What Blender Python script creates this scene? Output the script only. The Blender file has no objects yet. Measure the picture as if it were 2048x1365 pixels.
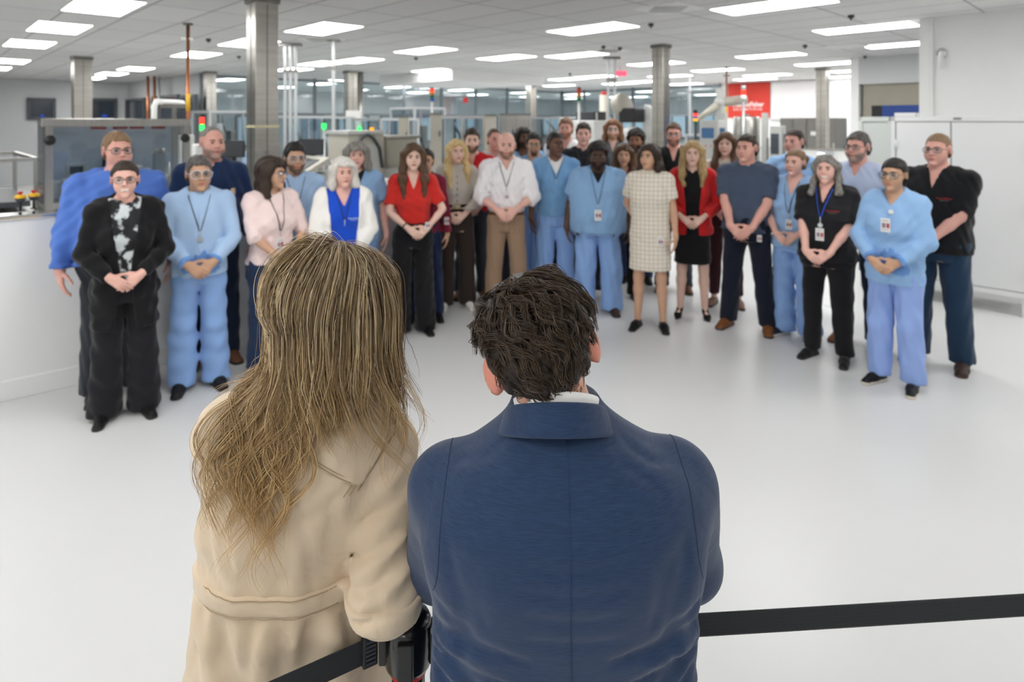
import bpy, bmesh, math, random
import numpy as np
from mathutils import Vector, Matrix

SC = bpy.context.scene
COL = SC.collection

# ---------------------------------------------------------------- camera, world, exposure
PXW, PXH, FPX, HORIZON, EYE = 2048, 1365, 1250.0, 242.0, 1.9
cam_data = bpy.data.cameras.new('camera')
cam = bpy.data.objects.new('camera', cam_data)
COL.objects.link(cam)
cam.location = (0, 0, EYE)
cam.rotation_euler = (math.pi / 2, 0, 0)
cam_data.sensor_width = 36.0
cam_data.lens = FPX / PXW * 36.0
cam_data.shift_y = -(PXH / 2 - HORIZON) / PXW
cam_data.clip_start = 0.05
cam_data.clip_end = 200
cam_data.dof.use_dof = True
cam_data.dof.focus_distance = 1.05
cam_data.dof.aperture_fstop = 4.2
SC.camera = cam

world = bpy.data.worlds.new('world')
SC.world = world
world.use_nodes = True
world.node_tree.nodes['Background'].inputs[0].default_value = (0.75, 0.8, 0.86, 1)
world.node_tree.nodes['Background'].inputs[1].default_value = 0.25
SC.view_settings.view_transform = 'Standard'
SC.view_settings.look = 'None'
SC.view_settings.gamma = 1.0
SC.view_settings.use_curve_mapping = False
SC.view_settings.exposure = 0.36
LIGHT_POWER = 12.0

CEIL = 3.15
YAW = math.radians(-46.0)                       # the room's grid against the camera
U = np.array([math.cos(YAW), math.sin(YAW)])    # right and nearer
V = np.array([-math.sin(YAW), math.cos(YAW)])   # right and farther


def uv(a, b):
    p = U * a + V * b
    return float(p[0]), float(p[1])


def to_uv(x, y):
    p = np.array([x, y])
    return float(p @ U), float(p @ V)


def wx(px, Z):
    return (px - 1024) / FPX * Z


def wz(py, Z):
    return EYE - (py - HORIZON) * Z / FPX


def at(px, py, Z):
    return Vector((wx(px, Z), Z, wz(py, Z)))


def on_ceiling(px, py):
    Z = (CEIL - EYE) * FPX / (HORIZON - py)
    return wx(px, Z), Z


def on_floor(px, py):
    Z = EYE * FPX / (py - HORIZON)
    return wx(px, Z), Z


def on_line(px, P, D):
    """distance along the plan line P + t D seen in pixel column px, and the point"""
    k = (px - 1024) / FPX
    t = (k * P[1] - P[0]) / (D[0] - k * D[1])
    return t, (P[0] + t * D[0], P[1] + t * D[1])


# ---------------------------------------------------------------- object bookkeeping
def tag(o, label=None, cat=None, group=None, kind=None):
    if label: o['label'] = label
    if cat: o['category'] = cat
    if group: o['group'] = group
    if kind: o['kind'] = kind
    return o


def empty(name, loc=(0, 0, 0), rz=0.0, label=None, cat=None, group=None):
    o = bpy.data.objects.new(name, None)
    COL.objects.link(o)
    o.location = loc
    o.rotation_euler = (0, 0, rz)
    o.empty_display_size = 0.1
    return tag(o, label, cat, group)


def copy_tree(o, parent=None):
    c = o.copy()
    COL.objects.link(c)
    c.parent = parent
    for ch in [x for x in bpy.data.objects if x.parent == o]:
        copy_tree(ch, c)
    return c


# ---------------------------------------------------------------- materials
MATS = {}


def srgb(c):
    if isinstance(c, str):
        c = [int(c[i:i + 2], 16) / 255 for i in (0, 2, 4)]
    return tuple(x / 12.92 if x <= 0.04045 else ((x + 0.055) / 1.055) ** 2.4 for x in c) + (1.0,)


def mat(name, col, rough=0.6, metal=0.0, var=0.0, vscale=8.0, bump=0.0, bscale=40.0, stretch=None,
        spec=0.5, sheen=0.0, coat=0.0, emit=0.0, sss=0.0, col2=None):
    """a principled material: two close tones mixed by noise, noise bump"""
    if name in MATS: return MATS[name]
    m = bpy.data.materials.new(name)
    m.use_nodes = True
    nt = m.node_tree
    b = nt.nodes['Principled BSDF']
    c = srgb(col)
    b.inputs['Base Color'].default_value = c
    b.inputs['Roughness'].default_value = rough
    b.inputs['Metallic'].default_value = metal
    b.inputs['Specular IOR Level'].default_value = spec
    if sheen:
        b.inputs['Sheen Weight'].default_value = sheen
        b.inputs['Sheen Roughness'].default_value = 0.5
    if coat: b.inputs['Coat Weight'].default_value = coat
    if sss:
        b.inputs['Subsurface Weight'].default_value = sss
        b.inputs['Subsurface Radius'].default_value = (0.012, 0.005, 0.003)
    if emit:
        b.inputs['Emission Color'].default_value = c
        b.inputs['Emission Strength'].default_value = emit
    if var or bump or col2 is not None:
        tc = nt.nodes.new('ShaderNodeTexCoord')
        mp = nt.nodes.new('ShaderNodeMapping')
        nt.links.new(tc.outputs['Object'], mp.inputs[0])
        if stretch: mp.inputs['Scale'].default_value = stretch
        if var or col2 is not None:
            n = nt.nodes.new('ShaderNodeTexNoise')
            n.inputs['Scale'].default_value = vscale
            n.inputs['Detail'].default_value = 4
            nt.links.new(mp.outputs[0], n.inputs[0])
            mx = nt.nodes.new('ShaderNodeMix')
            mx.data_type = 'RGBA'
            if col2 is not None:
                mx.inputs[6].default_value = c
                mx.inputs[7].default_value = srgb(col2)
                rp = nt.nodes.new('ShaderNodeMapRange')
                rp.inputs[1].default_value = 0.35
                rp.inputs[2].default_value = 0.65
                nt.links.new(n.outputs[0], rp.inputs[0])
                nt.links.new(rp.outputs[0], mx.inputs[0])
            else:
                mx.inputs[6].default_value = tuple(x * (1 - var) for x in c[:3]) + (1,)
                mx.inputs[7].default_value = tuple(min(1, x * (1 + var)) for x in c[:3]) + (1,)
                nt.links.new(n.outputs[0], mx.inputs[0])
            nt.links.new(mx.outputs[2], b.inputs['Base Color'])
        if bump:
            n2 = nt.nodes.new('ShaderNodeTexNoise')
            n2.inputs['Scale'].default_value = bscale
            n2.inputs['Detail'].default_value = 3
            nt.links.new(mp.outputs[0], n2.inputs[0])
            bp = nt.nodes.new('ShaderNodeBump')
            bp.inputs['Strength'].default_value = bump
            bp.inputs['Distance'].default_value = 0.01
            nt.links.new(n2.outputs[0], bp.inputs['Height'])
            nt.links.new(bp.outputs[0], b.inputs['Normal'])
    MATS[name] = m
    return m


def glow(name, col, power):
    if name in MATS: return MATS[name]
    m = bpy.data.materials.new(name)
    m.use_nodes = True
    nt = m.node_tree
    nt.nodes.remove(nt.nodes['Principled BSDF'])
    e = nt.nodes.new('ShaderNodeEmission')
    e.inputs[0].default_value = srgb(col)
    e.inputs[1].default_value = power
    nt.links.new(e.outputs[0], nt.nodes['Material Output'].inputs[0])
    MATS[name] = m
    return m


def glass(name, tint, clear=0.8, rough=0.03):
    if name in MATS: return MATS[name]
    m = bpy.data.materials.new(name)
    m.use_nodes = True
    nt = m.node_tree
    nt.nodes.remove(nt.nodes['Principled BSDF'])
    t = nt.nodes.new('ShaderNodeBsdfTransparent')
    t.inputs[0].default_value = srgb(tint)
    g = nt.nodes.new('ShaderNodeBsdfGlossy')
    g.inputs['Roughness'].default_value = rough
    g.inputs[0].default_value = (0.9, 0.93, 0.95, 1)
    mx = nt.nodes.new('ShaderNodeMixShader')
    lw = nt.nodes.new('ShaderNodeFresnel')
    lw.inputs[0].default_value = 1.5
    mr = nt.nodes.new('ShaderNodeMapRange')
    mr.inputs[3].default_value = 1 - clear
    mr.inputs[4].default_value = 1.0
    nt.links.new(lw.outputs[0], mr.inputs[0])
    ge = nt.nodes.new('ShaderNodeNewGeometry')                   # the far side of a pane does not mirror
    iv = nt.nodes.new('ShaderNodeMath'); iv.operation = 'SUBTRACT'; iv.inputs[0].default_value = 1.0
    ml = nt.nodes.new('ShaderNodeMath'); ml.operation = 'MULTIPLY'
    nt.links.new(ge.outputs['Backfacing'], iv.inputs[1])
    nt.links.new(mr.outputs[0], ml.inputs[0]); nt.links.new(iv.outputs[0], ml.inputs[1])
    nt.links.new(ml.outputs[0], mx.inputs[0])
    nt.links.new(t.outputs[0], mx.inputs[1])
    nt.links.new(g.outputs[0], mx.inputs[2])
    nt.links.new(mx.outputs[0], nt.nodes['Material Output'].inputs[0])
    MATS[name] = m
    return m


# ---------------------------------------------------------------- mesh helpers
def mesh_np(name, verts, faces, mats, parent=None, smooth=True, fmat=None, link=True):
    """verts (n,3), faces (m,k) of one size (or a list of such arrays)"""
    me = bpy.data.meshes.new(name)
    fl = faces if isinstance(faces, list) else [faces]
    fl = [np.asarray(f, dtype=np.int32) for f in fl if len(f)]
    verts = np.asarray(verts, dtype=np.float32)
    nl = sum(f.size for f in fl)
    nf = sum(len(f) for f in fl)
    me.vertices.add(len(verts))
    me.vertices.foreach_set('co', verts.ravel())
    me.loops.add(nl)
    me.loops.foreach_set('vertex_index', np.concatenate([f.ravel() for f in fl]))
    me.polygons.add(nf)
    tot = np.concatenate([np.full(len(f), f.shape[1], dtype=np.int32) for f in fl])
    me.polygons.foreach_set('loop_start', np.concatenate([[0], np.cumsum(tot)[:-1]]).astype(np.int32))
    me.polygons.foreach_set('loop_total', tot)
    me.polygons.foreach_set('use_smooth', np.full(nf, smooth, dtype=bool))
    for m in (mats if isinstance(mats, (list, tuple)) else [mats]):
        me.materials.append(m)
    if fmat is not None:
        me.polygons.foreach_set('material_index', np.asarray(fmat, dtype=np.int32))
    me.update(calc_edges=True)
    me.validate()
    o = bpy.data.objects.new(name, me)
    if link: COL.objects.link(o)
    if parent is not None: o.parent = parent
    return o


class MB:
    """collects boxes, bars, tubes, discs; builds them as one mesh object"""
    def __init__(s):
        s.v, s.f, s.m, s.sm = [], [], [], []

    def add(s, vs, fs, mi=0, smooth=False):
        b = len(s.v)
        s.v += [tuple(x) for x in vs]
        for f in fs:
            s.f.append(tuple(i + b for i in f))
            s.m.append(mi)
            s.sm.append(smooth)
        return s

    def box(s, c, d, rz=0.0, mi=0, tilt=0.0):
        """centre, full sizes"""
        ca, sa = math.cos(rz), math.sin(rz)
        R = Matrix.Rotation(rz, 3, 'Z') @ Matrix.Rotation(tilt, 3, 'X')
        vs = []
        for x in (-.5, .5):
            for y in (-.5, .5):
                for z in (-.5, .5):
                    vs.append(Vector(c) + R @ Vector((x * d[0], y * d[1], z * d[2])))
        return s.add(vs, [(0, 1, 3, 2), (4, 6, 7, 5), (0, 4, 5, 1), (2, 3, 7, 6), (0, 2, 6, 4), (1, 5, 7, 3)], mi)

    def tube(s, pts, r, n=10, mi=0, cap=True, flat=None):
        pts = [Vector(p) for p in pts]
        rs = r if isinstance(r, (list, tuple)) else [r] * len(pts)
        rings = []
        prev = None
        for i, p in enumerate(pts):
            t = (pts[min(i + 1, len(pts) - 1)] - pts[max(i - 1, 0)]).normalized()
            if prev is None:
                a = Vector((0, 0, 1)) if abs(t.z) < .9 else Vector((1, 0, 0))
            else:
                a = prev
            x = (a - t * a.dot(t)).normalized()
            prev = x
            y = t.cross(x)
            k = 1.0 if flat is None else flat
            rings.append([p + (x * math.cos(2 * math.pi * j / n) + y * math.sin(2 * math.pi * j / n) * k) * rs[i] for j in range(n)])
        vs = [q for g in rings for q in g]
        fs = []
        for i in range(len(pts) - 1):
            for j in range(n):
                fs.append((i * n + j, i * n + (j + 1) % n, (i + 1) * n + (j + 1) % n, (i + 1) * n + j))
        s.add(vs, fs, mi, True)
        if cap:
            b = len(s.v) - len(vs)
            s.f.append(tuple(b + j for j in reversed(range(n)))); s.m.append(mi); s.sm.append(False)
            e = b + (len(pts) - 1) * n
            s.f.append(tuple(e + j for j in range(n))); s.m.append(mi); s.sm.append(False)
        return s

    def cyl(s, c, r, h, n=20, mi=0, r2=None):
        """standing on c"""
        c = Vector(c)
        return s.tube([c, c + Vector((0, 0, h))], [r, r if r2 is None else r2], n, mi)

    def lathe(s, c, prof, n=24, mi=0):
        vs = []
        for r, z in prof:
            for j in range(n):
                a = 2 * math.pi * j / n
                vs.append((c[0] + r * math.cos(a), c[1] + r * math.sin(a), c[2] + z))
        fs = []
        for i in range(len(prof) - 1):
            for j in range(n):
                fs.append((i * n + j, i * n + (j + 1) % n, (i + 1) * n + (j + 1) % n, (i + 1) * n + j))
        return s.add(vs, fs, mi, True)

    def ball(s, c, r, n=12, mi=0):
        rr = r if isinstance(r, (tuple, list)) else (r, r, r)
        vs, fs = [], []
        for i in range(n + 1):
            th = math.pi * i / n
            for j in range(n):
                a = 2 * math.pi * j / n
                vs.append((c[0] + rr[0] * math.sin(th) * math.cos(a), c[1] + rr[1] * math.sin(th) * math.sin(a), c[2] - rr[2] * math.cos(th)))
        for i in range(n):
            for j in range(n):
                fs.append((i * n + j, i * n + (j + 1) % n, (i + 1) * n + (j + 1) % n, (i + 1) * n + j))
        return s.add(vs, fs, mi, True)

    def build(s, name, mats, parent=None, bevel=0.0, loc=None, rz=None):
        me = bpy.data.meshes.new(name)
        me.from_pydata([tuple(v) for v in s.v], [], s.f)
        for m in (mats if isinstance(mats, (list, tuple)) else [mats]):
            me.materials.append(m)
        me.polygons.foreach_set('material_index', s.m)
        me.polygons.foreach_set('use_smooth', s.sm)
        me.update()
        o = bpy.data.objects.new(name, me)
        COL.objects.link(o)
        if parent is not None: o.parent = parent
        if loc is not None: o.location = loc
        if rz is not None: o.rotation_euler = (0, 0, rz)
        if bevel:
            md = o.modifiers.new('bevel', 'BEVEL')
            md.width = bevel
            md.segments = 2
            md.limit_method = 'ANGLE'
        return o


def slab(P, Q, z0, z1, th, side=1):
    """a wall from plan point P to Q, thickness th to one side, as an MB"""
    P = np.array(P); Q = np.array(Q)
    d = (Q - P) / np.linalg.norm(Q - P)
    n = np.array([-d[1], d[0]]) * side * th
    vs = []
    for z in (z0, z1):
        for p in (P, Q, Q + n, P + n):
            vs.append((p[0], p[1], z))
    b = MB()
    b.add(vs, [(3, 2, 1, 0), (4, 5, 6, 7), (0, 1, 5, 4), (1, 2, 6, 5), (2, 3, 7, 6), (3, 0, 4, 7)])
    return b

# ---------------------------------------------------------------- materials of the place
def floor_material():
    m = bpy.data.materials.new('white epoxy floor')
    m.use_nodes = True
    nt = m.node_tree
    b = nt.nodes['Principled BSDF']
    tc = nt.nodes.new('ShaderNodeTexCoord')
    mp = nt.nodes.new('ShaderNodeMapping'); mp.inputs['Location'].default_value = (37.3, 11.7, 5.43)
    n = nt.nodes.new('ShaderNodeTexNoise'); n.inputs['Scale'].default_value = 0.7; n.inputs['Detail'].default_value = 2
    nt.links.new(tc.outputs['Object'], mp.inputs[0]); nt.links.new(mp.outputs[0], n.inputs[0])
    mx = nt.nodes.new('ShaderNodeMix'); mx.data_type = 'RGBA'
    mx.inputs[6].default_value = srgb('d2d3d2'); mx.inputs[7].default_value = srgb('d9d9d8')
    nt.links.new(n.outputs[0], mx.inputs[0])
    nt.links.new(mx.outputs[2], b.inputs['Base Color'])
    rr = nt.nodes.new('ShaderNodeMapRange'); rr.inputs[3].default_value = 0.24; rr.inputs[4].default_value = 0.36
    nt.links.new(n.outputs[0], rr.inputs[0]); nt.links.new(rr.outputs[0], b.inputs['Roughness'])
    b.inputs['Specular IOR Level'].default_value = 0.3
    return m


def ceiling_material():
    m = bpy.data.materials.new('ceiling tiles in a grid')
    m.use_nodes = True
    nt = m.node_tree
    b = nt.nodes['Principled BSDF']
    tc = nt.nodes.new('ShaderNodeTexCoord')
    mp = nt.nodes.new('ShaderNodeMapping')
    nt.links.new(tc.outputs['Object'], mp.inputs[0])
    br = nt.nodes.new('ShaderNodeTexBrick')
    br.offset = 0.0
    br.inputs['Scale'].default_value = 1.0
    br.inputs['Mortar Size'].default_value = 0.011
    br.inputs['Mortar Smooth'].default_value = 0.05
    br.inputs['Brick Width'].default_value = 1.22
    br.inputs['Row Height'].default_value = 0.61
    br.inputs['Color1'].default_value = srgb('dededd'); br.inputs['Color2'].default_value = srgb('d6d6d5')
    br.inputs['Mortar'].default_value = srgb('9a9c9a')
    nt.links.new(mp.outputs[0], br.inputs[0])
    n = nt.nodes.new('ShaderNodeTexNoise'); n.inputs['Scale'].default_value = 120
    nt.links.new(tc.outputs['Object'], n.inputs[0])
    bp = nt.nodes.new('ShaderNodeBump'); bp.inputs['Strength'].default_value = 0.15; bp.inputs['Distance'].default_value = 0.004
    nt.links.new(n.outputs[0], bp.inputs['Height']); nt.links.new(bp.outputs[0], b.inputs['Normal'])
    nt.links.new(br.outputs[0], b.inputs['Base Color'])
    b.inputs['Roughness'].default_value = 0.85
    return m


def brushed(name, col, rough=0.32, s=(60, 60, 1.5)):
    return mat(name, col, rough, 1.0, var=0.22, vscale=1.2, bump=0.08, bscale=3, stretch=s)


M_WALL = mat('white wall paint', 'efefee', 0.7, var=0.02, vscale=3)
M_WALLG = mat('grey wall paint', 'c9cbcc', 0.7, var=0.02, vscale=3)
M_PART = mat('white wall panel', 'f0f1f0', 0.35, var=0.015, vscale=2)
M_CAB = mat('white cabinet enamel', 'e9eae8', 0.38, var=0.015, vscale=3)
M_CABG = mat('pale green grey enamel', 'd3d8d2', 0.45, var=0.02, vscale=3)
M_STEEL = brushed('brushed steel', 'b4b2ac')
M_STEELD = brushed('darker steel', '8b8985', 0.38)
M_CLAD = mat('column cladding steel', 'b9b6ae', 0.3, 1.0, var=0.25, vscale=2.2, stretch=(1, 1, 9), bump=0.12, bscale=2.5)
M_CHROME = mat('polished steel', 'd6d6d4', 0.12, 1.0, var=0.05)
M_ALU = mat('aluminium', 'c2c5c6', 0.4, 0.7, var=0.05)
M_WHITEP = mat('white plastic', 'e6e7e5', 0.45, var=0.02)
M_GREYP = mat('grey machine paint', 'b9bab6', 0.5, var=0.04)
M_BEIGE = mat('beige machine paint', 'b7b3a6', 0.5, var=0.05)
M_DKGREY = mat('dark grey plastic', '3a3d42', 0.5, var=0.1)
M_BLACK = mat('black plastic', '17181a', 0.45, var=0.1)
M_COPPER = mat('copper pipe', 'a5653f', 0.35, 0.8, var=0.15, vscale=20)
M_YELLOW = mat('yellow plastic', 'e6b41e', 0.45, var=0.05)
M_REDP = mat('red plastic', 'c8201c', 0.45, var=0.05)
M_RED = mat('red wall panel', 'd23a2c', 0.55, var=0.03, vscale=3)
M_BLUE = mat('blue enamel', '1c3f86', 0.5, var=0.05)
M_FRAME = mat('mullion grey', '7d8388', 0.45, 0.3, var=0.04)
M_GLASS = glass('clear glass', 'e8f0f2', 0.93)
M_POLY = glass('clear polycarbonate', 'e2e7ea', 0.94, 0.06)
M_LAMP = glow('lamp diffuser', 'fffefd', LIGHT_POWER)
M_SKY = glow('daylight window', 'c6dcea', 0.75)
M_LRED, M_LGRN, M_LBLU, M_LAMB = (glow('lit red', 'ff4030', 2.0), glow('lit green', '3cff70', 1.6),
                                  glow('lit blue', '4060ff', 1.5), glow('lit amber', 'ffa020', 1.6))
M_TEXT = mat('white lettering', 'f4efec', 0.6)

# ---------------------------------------------------------------- the setting
FL = floor_material()
b = MB(); b.box((2, 12, -.05), (62, 62, .1)); o = b.build('floor', FL); tag(o, kind='structure')
b = MB(); b.box((0, 0, .05), (70, 70, .1)); o = b.build('ceiling', ceiling_material(), loc=(0, 0, CEIL), rz=YAW)
OFF = (-.18, .05)
o.location = (uv(*OFF)[0], uv(*OFF)[1], CEIL); tag(o, kind='structure')


def wall(name, P, Q, z0=0, z1=CEIL, m=M_WALL, th=.15, side=1):
    o = slab(P, Q, z0, z1, th, side).build(name, m)
    return tag(o, kind='structure')


# lengths below are metres along the room's grid
RW0 = np.array((4.99, 7.66))                                  # end of the near right wall
wall('wall_right', RW0, RW0 + U * 15, side=1, th=.24)
wall('wall_right_passage', RW0 + V * .05 + U * 1.55, RW0 + U * 1.55 + V * 2.6, side=-1)
W2 = np.array((6.82, 12.3))
DO0, DO1 = .05, 2.2                                           # the tall doorway in the passage wall
wall('wall_passage', W2, W2 + U * 5, z0=2.62, m=M_WALLG, side=1)
wall('wall_passage_end', W2 + U * DO1, W2 + U * 5, z0=0, z1=2.62, m=M_WALLG, side=1)
wall('wall_passage_side', W2, W2 + V * 8, m=M_WALL, side=1)
R0 = np.array((7.7, 20.3))                                    # far right wall, with the red panel
tW2, pW2 = on_line(1740, R0, U)
tRL, pRL = on_line(1441, R0, U)
wall('wall_back_right', pRL, pW2, m=M_WALL, side=1)
C0 = np.array((-8.1, 16.3))                                   # glass wall along the back
CEND = (2.1, 26.1)
L20 = np.array((-12.6, 20.5))
wall('wall_back_left', C0, L20, m=M_WALLG, side=-1)
L1E = L20 - V * 12
wall('wall_left', L20, L1E, m=M_WALLG, side=-1)
# walls behind the camera close the room
KB = np.array((1.0, -7.0))
wall('wall_behind', KB - U * 16 , KB + U * 14, m=M_WALL, side=-1)
wall('wall_left_near', KB - U * 13, L1E, m=M_WALLG, side=1)
wall('wall_right_near', KB + U * 11.5, RW0 + U * 12, m=M_WALL, side=-1)
# outer shell beyond the glass
OB0 = C0 - U * 5 + V * 4
wall('wall_outer_back', C0 - U * 8, C0 - U * 8 + V * 30, m=M_WALLG, side=1)
wall('wall_outer_right', C0 - U * 8 + V * 24, C0 + U * 22 + V * 24, m=M_WALLG, side=1)

# half wall behind the group
HW0 = np.array((-3.46, 4.22))
HWD = np.array((.754, .656))
HWA, HWB = HW0 - HWD * 3.0, HW0 + HWD * 3.65
HH = 1.22
wall('wall_half', HWA, HWB, z1=HH, m=M_PART, th=.14, side=1)
wall('wall_half_return', HWB - U * .14, HWB - U * 2.6, z1=HH, m=M_PART, th=.14, side=1)
for nm, P, Q in (('baseboard_half', HWA + U * .012, HWB + U * .012),):
    o = slab(P, Q, 0, .135, .014, 1).build(nm, M_PART, bevel=.004); tag(o, kind='structure')
o = slab(HWA + U * .02, HWB + U * .02, HH, HH + .035, .19, 1).build('trim_half_wall_cap', M_CHROME, bevel=.012); tag(o, kind='structure')
# second half wall far right
HB0 = np.array((5.2, 15.9))
wall('wall_half_far', HB0 - U * 2.4, HB0 + U * 4.6, z1=1.24, m=M_PART, th=.14, side=1)
o = slab(HB0 - U * 2.4 - V * .02, HB0 + U * 4.6 - V * .02, 1.24, 1.27, .18, 1).build('trim_far_half_wall_cap', M_STEEL); tag(o, kind='structure')

# right wall corner trim and door track
o = MB().box((0, 0, CEIL / 2), (.05, .05, CEIL)).build('trim_right_wall', M_CAB, loc=(*(RW0 + U * .13 - V * .02), 0), rz=YAW); tag(o, kind='structure')

# the doorway behind the cabinets: taupe leaf with a dark and blue transom band
M_TAUPE = mat('taupe door panel', '9a9588', 0.55, 0.2, var=0.08, vscale=4)
P0, P1 = W2 + U * DO0 + V * .10, W2 + U * DO1 + V * .10
tag(slab(P0, P1, 2.2, 2.62, .05, 1).build('door_1', M_TAUPE), kind='structure')
_, Q1 = on_line(1743, P0, U); _, Q2 = on_line(1764, P0, U); Q1, Q2 = np.array(Q1), np.array(Q2)
tag(slab(P0, Q1, 0, 2.2, .05, 1).build('door_2', M_TAUPE), kind='structure')
tag(slab(Q1, Q2, 0, 2.2, .05, 1).build('door_3', M_BLACK), kind='structure')
tag(slab(Q2, P1, 0, 2.2, .05, 1).build('door_4', M_BLUE), kind='structure')

# glass walls: posts, rails and panes, each run one window
WN = [0]


def glass_run(P, D, length, n, z0=0.0, z1=CEIL, rails=(1.0, 2.1), name='window'):
    WN[0] += 1
    P = np.array(P)
    e = empty('window_%d' % WN[0], (P[0], P[1], 0), math.atan2(D[1], D[0])); tag(e, kind='structure')
    st = length / n
    for i in range(n + 1):
        MB().box((i * st, 0, (z0 + z1) / 2), (.07, .09, z1 - z0)).build('mullion', M_FRAME, e)
    for z in list(rails) + [z0 + .05, z1 - .06]:
        MB().box((length / 2, 0, z), (length, .05, .06)).build('rail', M_FRAME, e)
    for i in range(n):
        MB().box(((i + .5) * st, 0, (z0 + z1) / 2), (st - .07, .012, z1 - z0 - .1)).build('pane', M_GLASS, e)


LC = float(np.linalg.norm(np.array(CEND) - C0))
glass_run(C0, V, LC, 9)
DR = np.array(pRL) - np.array(CEND)
LR = float(np.linalg.norm(DR))
glass_run(CEND, DR / LR, LR, 6)


# windows let into the walls
def wall_window(P, D, off, w, z0, z1, n=2, lit=M_SKY, dark=None):
    WN[0] += 1
    P = np.array(P) + np.array(D) * off
    e = empty('window_%d' % WN[0], (P[0], P[1], 0), math.atan2(D[1], D[0])); tag(e, kind='structure')
    f = MB()
    zc = (z0 + z1) / 2
    for x in (0, w): f.box((x, 0, zc), (.08, .1, z1 - z0 + .08))
    for z in (z0, z1): f.box((w / 2, 0, z), (w, .1, .08))
    for i in range(1, n): f.box((w * i / n, 0, zc), (.05, .08, z1 - z0))
    f.build('window_frame', mat('dark window frame', '4c5257', .5), e)
    MB().box((w / 2, .02, zc), (w - .06, .02, z1 - z0 - .06)).build('pane', lit, e)


M_DIMWIN = glass('dim room glass', '5b6670', 0.8)
M_NIGHT = mat('dim room glass pane', '39424b', 0.08, 0.0, var=0.4, vscale=1.5, spec=0.9)
# left wall: two dim windows
for xa, xb in ((57, 108), (158, 230)):
    ta, pa = on_line(xa, L20, V); tb, pb = on_line(xb, L20, V)
    Z = (pa[1] + pb[1]) / 2
    wall_window(np.array(pa) + U * .04, V, 0, tb - ta, wz(237, Z), wz(199, Z), 1, M_NIGHT)
    tag(MB().box((0, 0, 0), ((tb - ta) * .14, .03, .07)).build('monitor_screen', glow('dim blue screen', '3c58d0', .6), loc=(*(np.array(pb) + U * .08 - V * .3), wz(232, Z)), rz=YAW + math.pi / 2),
        'small blue lit screen in the left wall window' if xa < 100 else 'small blue lit screen in the window right of the left column', 'screen')
# wall 2: a dark double door and a window beside it
for i, (xa, xb, ya) in enumerate(((257, 292, 200), (310, 360, 194), (367, 395, 193))):
    ta, pa = on_line(xa, L20, U); tb, pb = on_line(xb, L20, U)
    Z = (pa[1] + pb[1]) / 2
    wall_window(np.array(pa) - V * .04, U, 0, tb - ta, .1 if i == 0 else .9, wz(ya, Z), 2, M_NIGHT)
# daylight windows in the outer walls
P = C0 - U * 7.9 + V * 1
for i in range(11):
    wall_window(P, V, .6 + i * 2.2, 1.5, .9, 2.1, 2)
P = C0 - U * 7 + V * 23.9
for i in range(9):
    wall_window(P, U, .6 + i * 2.4, 1.7, 1.0, 2.2, 2)

# ---------------------------------------------------------------- ceiling lights
FIT = [(-4.45, 6.79), (-6.07, 8.37), (-7.81, 10.11), (-9.01, 14.96), (-2.56, 8.46), (-5.95, 11.77), (-1.54, 11.07),
       (-.12, 12.29), (1.08, 8.45), (1.22, 11.84), (2.81, 6.74), (4.74, 8.39), (4.92, 11.9), (6.84, 13.62)]
PIX = [(20, 122), (-12, 136), (223, 147.5), (182, 156), (497, 86), (585, 139), (642, 127), (716, 120.5), (867, 141),
       (1311, 127), (1435, 140), (1534, 150), (1510, 158), (1716, 141), (1700, 153), (1812, 88), (1135, 158), (1190, 153),
       (1118, 171), (1240, 167), (1290, 163), (1010, 167), (1370, 168), (1340, 152), (660, 162), (800, 166)]
LIGHTS = list(FIT) + [on_ceiling(*p) for p in PIX]
LIGHTS += [(5.4, 4.3), (7.6, 4.3), (6.6, 2.0), (8.6, 1.6), (-4.7, 3.3), (-3.4, 1.3), (-6.4, 5.0), (-5.4, .6)]  # extra unseen lights, added to brighten the right wall and left half wall
LIGHTS += [uv(-7.9 + 2.44 * i, 6.6 - 2.57 * j) for i in range(-2, 8) for j in range(0, 6)
           if (i + j) % 2 == 0 and uv(-7.9 + 2.44 * i, 6.6 - 2.57 * j)[0] < 4.5 and uv(-7.9 + 2.44 * i, 6.6 - 2.57 * j)[1] < 4.6 and uv(-7.9 + 2.44 * i, 6.6 - 2.57 * j)[1] > -5
           and abs(uv(-7.9 + 2.44 * i, 6.6 - 2.57 * j)[0]) < 8]
GL = [tuple(C0 - U * a + V * t) for a in (2.2, 5.2) for t in (1.5, 4.5, 7.5, 10.5, 14, 17.5, 21)] + [tuple(C0 - U * 1.5 + V * (17 + 3 * a) + U * 3 * c) for a in (0, 1.6) for c in (0, 1.3, 2.6, 4)]  # the farther rows are added to light the black space beyond the glass

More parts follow.
